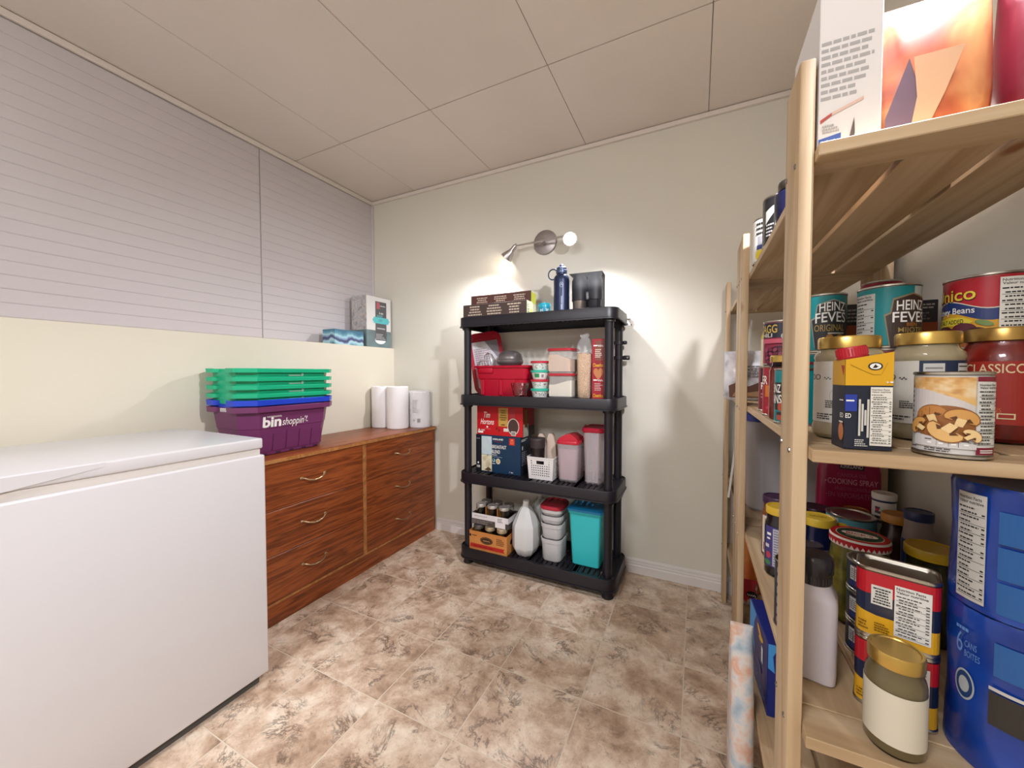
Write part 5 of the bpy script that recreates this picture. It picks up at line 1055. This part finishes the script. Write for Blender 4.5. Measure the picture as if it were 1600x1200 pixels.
t = root('snack_carton', 'white printed carton at the near end of the top pine shelf', 'box', (.176, .742, ZU), 0)
box('carton', -.034, .030, -.098, .05, 0, .21, M('#dfdad6', .5), t, .001)
BL66 = M('#4a62a8', .5)
decal(t, front(-.098), [P([(-.0335, 0), (-.010, 0), (-.010, .016), (-.0335, .012)], BL66), T('66', -.029, .001, .015, .0085, WHITE, .03), P([(-.032, .032), (-.020, .040), (-.020, .044), (-.032, .037)], M('#b5524a', .5)), P([(-.020, .040), (.012, .052), (.012, .056), (-.020, .044)], M('#d9b8a8', .5)), P([(-.005, 0), (-.001, .010), (.003, .032), (.004, .012), (.002, 0)], M('#5f5552', .5))] + smallprint(-.030, .018, -.012, .030, 3, M('#a9a6a4', .5), 4))
decal(t, front(-.098), smallprint(-.032, .060, .026, .14, 9, M('#a9a6a4', .5), 6))
MEAT = mottled('pack_picture', [(.3, '#8a3a2a'), (.45, '#b3623c'), (.55, '#c98a58'), (.7, '#b0705a')], 9, .35, 3, 0, (1, 1, 1), 'Object', .8)
def pouch(name, lab, loc, rz, w, d_, h, mat, cat='bag', grp=None, edge=None):
    t = root(name, lab, cat, loc, rz, grp)
    bm = bmesh.new(); loft_bm(bm, [[(x, y, z) for x, y in rrect(w * a, max(d_ * b, .004), min(w * a, max(d_ * b, .004)) * .45, 4)] for a, b, z in ((.86, .7, 0), (.96, .95, h * .05), (1, 1, h * .25), (.99, .95, h * .55), (.98, .7, h * .8), (1, .25, h * .94), (1, .06, h))])
    link('pouch', mesh_of(bm), mat, t, smooth=60)
    return t
t = pouch('snack_bag', 'orange brown picture bag on the top pine shelf beside the white carton', (.268, .70, ZU), 0, .112, .07, .19, MEAT)
decal(t, lambda u, v, e: Vector((u, -.0355 - e, v)), [P([(-.052, .006), (-.028, .006), (-.020, .06), (-.030, .1), (-.052, .03)], M('#6f5a68', .45)), P([(-.028, .008), (-.012, .008), (.004, .05), (.02, .10), (-.026, .10), (-.022, .05)], M('#d0a582', .45))], 0, .0006)
t = pouch('snack_bag', 'dark red bag at the right end of the top pine shelf', (.388, .705, ZU), 0, .108, .07, .18, mottled('red_pack', [(.3, '#6a1a2a'), (.6, '#8e2a3c')], 8, .35))
t = pouch('snack_bag', 'plain cream bag lying behind the picture bags on the top pine shelf', (.33, .86, ZU), .3, .16, .09, .10, M('#cfc4b4', .5))
# --- second unit
BAGM = mottled('frosted_bag_print', [(.25, '#7d7a72'), (.36, '#b3b0b6'), (.50, '#d9d8dc'), (.62, '#e6e4e6'), (.78, '#b39a8a')], 16, .3, 3, .1)
t = pouch('frozen_style_bag', 'printed silver food bag on the middle shelf of the second pine unit', (.168, 1.645, .99), 0, .15, .09, .182, BAGM)
t.name = 'food_bag'
decal(t, lambda u, v, e: Vector((u, -.0465 - e, v)), [P([(-.06, .012), (-.062, .055), (-.03, .07), (.0, .052), (.03, .066), (.068, .05), (.066, .012)], M('#6a4a3c', .4)), P([(-.05, .016), (-.04, .036), (.0, .03), (.05, .04), (.06, .016)], M('#b08a62', .4))] + smallprint(-.02, .085, .06, .13, 4, M('#8d8a8c', .4), 3), 0, .0006)
t = root('storage_bucket', 'big whitish tub with a blue lid on the second pine unit, under the silver bag', 'tub', (.298, 1.735, .60))
rrtub('tub', [(.25, .32, .05, 0), (.262, .334, .05, .01), (.272, .344, .055, .325), (0.26, .33, .05, .325)], M('#b9b6ba', .4), t, n=6)
rrtub('lid', [(.274, .346, .055, .318), (.282, .354, .058, .32), (.282, .354, .058, .342), (.27, .342, .05, .350)], M('#3a46a0', .4), t, n=6)
t = root('picture_book', 'thin red and white book leaning out of the low shelf of the second pine unit', 'book', (.1285, 1.80, .6005), radians(-6))
o = box('cover', -.004, .004, -.10, .10, 0, .20, M('#c9c4c0', .5), t, .001, 1, rot=(0, radians(6), 0))
box('cover_print', .0041, .0046, -.095, .095, .08, .195, M('#9c3040', .5), o)
t = pouch('snack_bag', 'orange cereal bag on the bottom shelf of the second pine unit', (.215, 1.70, .26), .1, .12, .10, .30, mottled('orange_pack', [(.3, '#b3561c'), (.6, '#c97a2a'), (.8, '#8e3a1c')], 14, .4))
t = pouch('snack_bag', 'small red and white bag in front of the orange cereal bag', (.175, 1.585, .26), .0, .06, .05, .085, mottled('red_white_pack', [(.35, '#b3202c'), (.5, '#c23a40'), (.56, '#d8cfcc')], 18, .4))
decal(t, lambda u, v, e: Vector((u, -.0262 - e, v)), [EL(.010, .045, .018, .012, INK), scribble(-.004, .038, .026, .012, 4, WHITE, 3, .14)], 0, .0006)
# --- bottom shelf of the near unit
t = root('dishwasher_box', 'tall blue carton with a light blue swirl on the bottom shelf of the near unit', 'box', (.200, 1.175, .26), radians(4))
box('carton', -.045, .06, -.10, .10, 0, .180, M('#16246e', .35), t, .002)
decal(t, leftf(-.045), [P([(-.10, .179), (-.10, .075), (-.03, .070), (-.050, .11), (-.045, .145), (-.020, .179)], M('#3f8fd0', .4)), EL(.018, .155, .028, .009, M('#e0a52a', .4), 14, -.3), EL(.034, .147, .024, .007, M('#e8b83a', .4), 14, .3), R(.040, .095, .056, .135, WHITE), EL(.02, .068, .026, .010, M('#3a4a94', .4))] + smallprint(-.05, .012, .09, .045, 5, M('#7a88c0', .5), 4))
decal(t, front(-.10), [P([(-.044, .179), (-.044, .12), (-.030, .11), (-.034, .15), (-.02, .179)], M('#3f8fd0', .4)), EL(-.012, .150, .012, .008, M('#e0a52a', .4), 14, -.4), R(-.008, .09, -.002, .13, WHITE)])
t = pouch('rice_bag', 'pale printed bag standing on the floor against the near pine unit, beside the blue carton', (.110, 1.10, 0), radians(0), .050, .15, .455, mottled('pale_bag_print', [(.28, '#7d94a6'), (.42, '#b3c2cc'), (.52, '#d9d2cc'), (.62, '#d8a88c'), (.75, '#dfe2e4')], 18, .35, 3, .1))
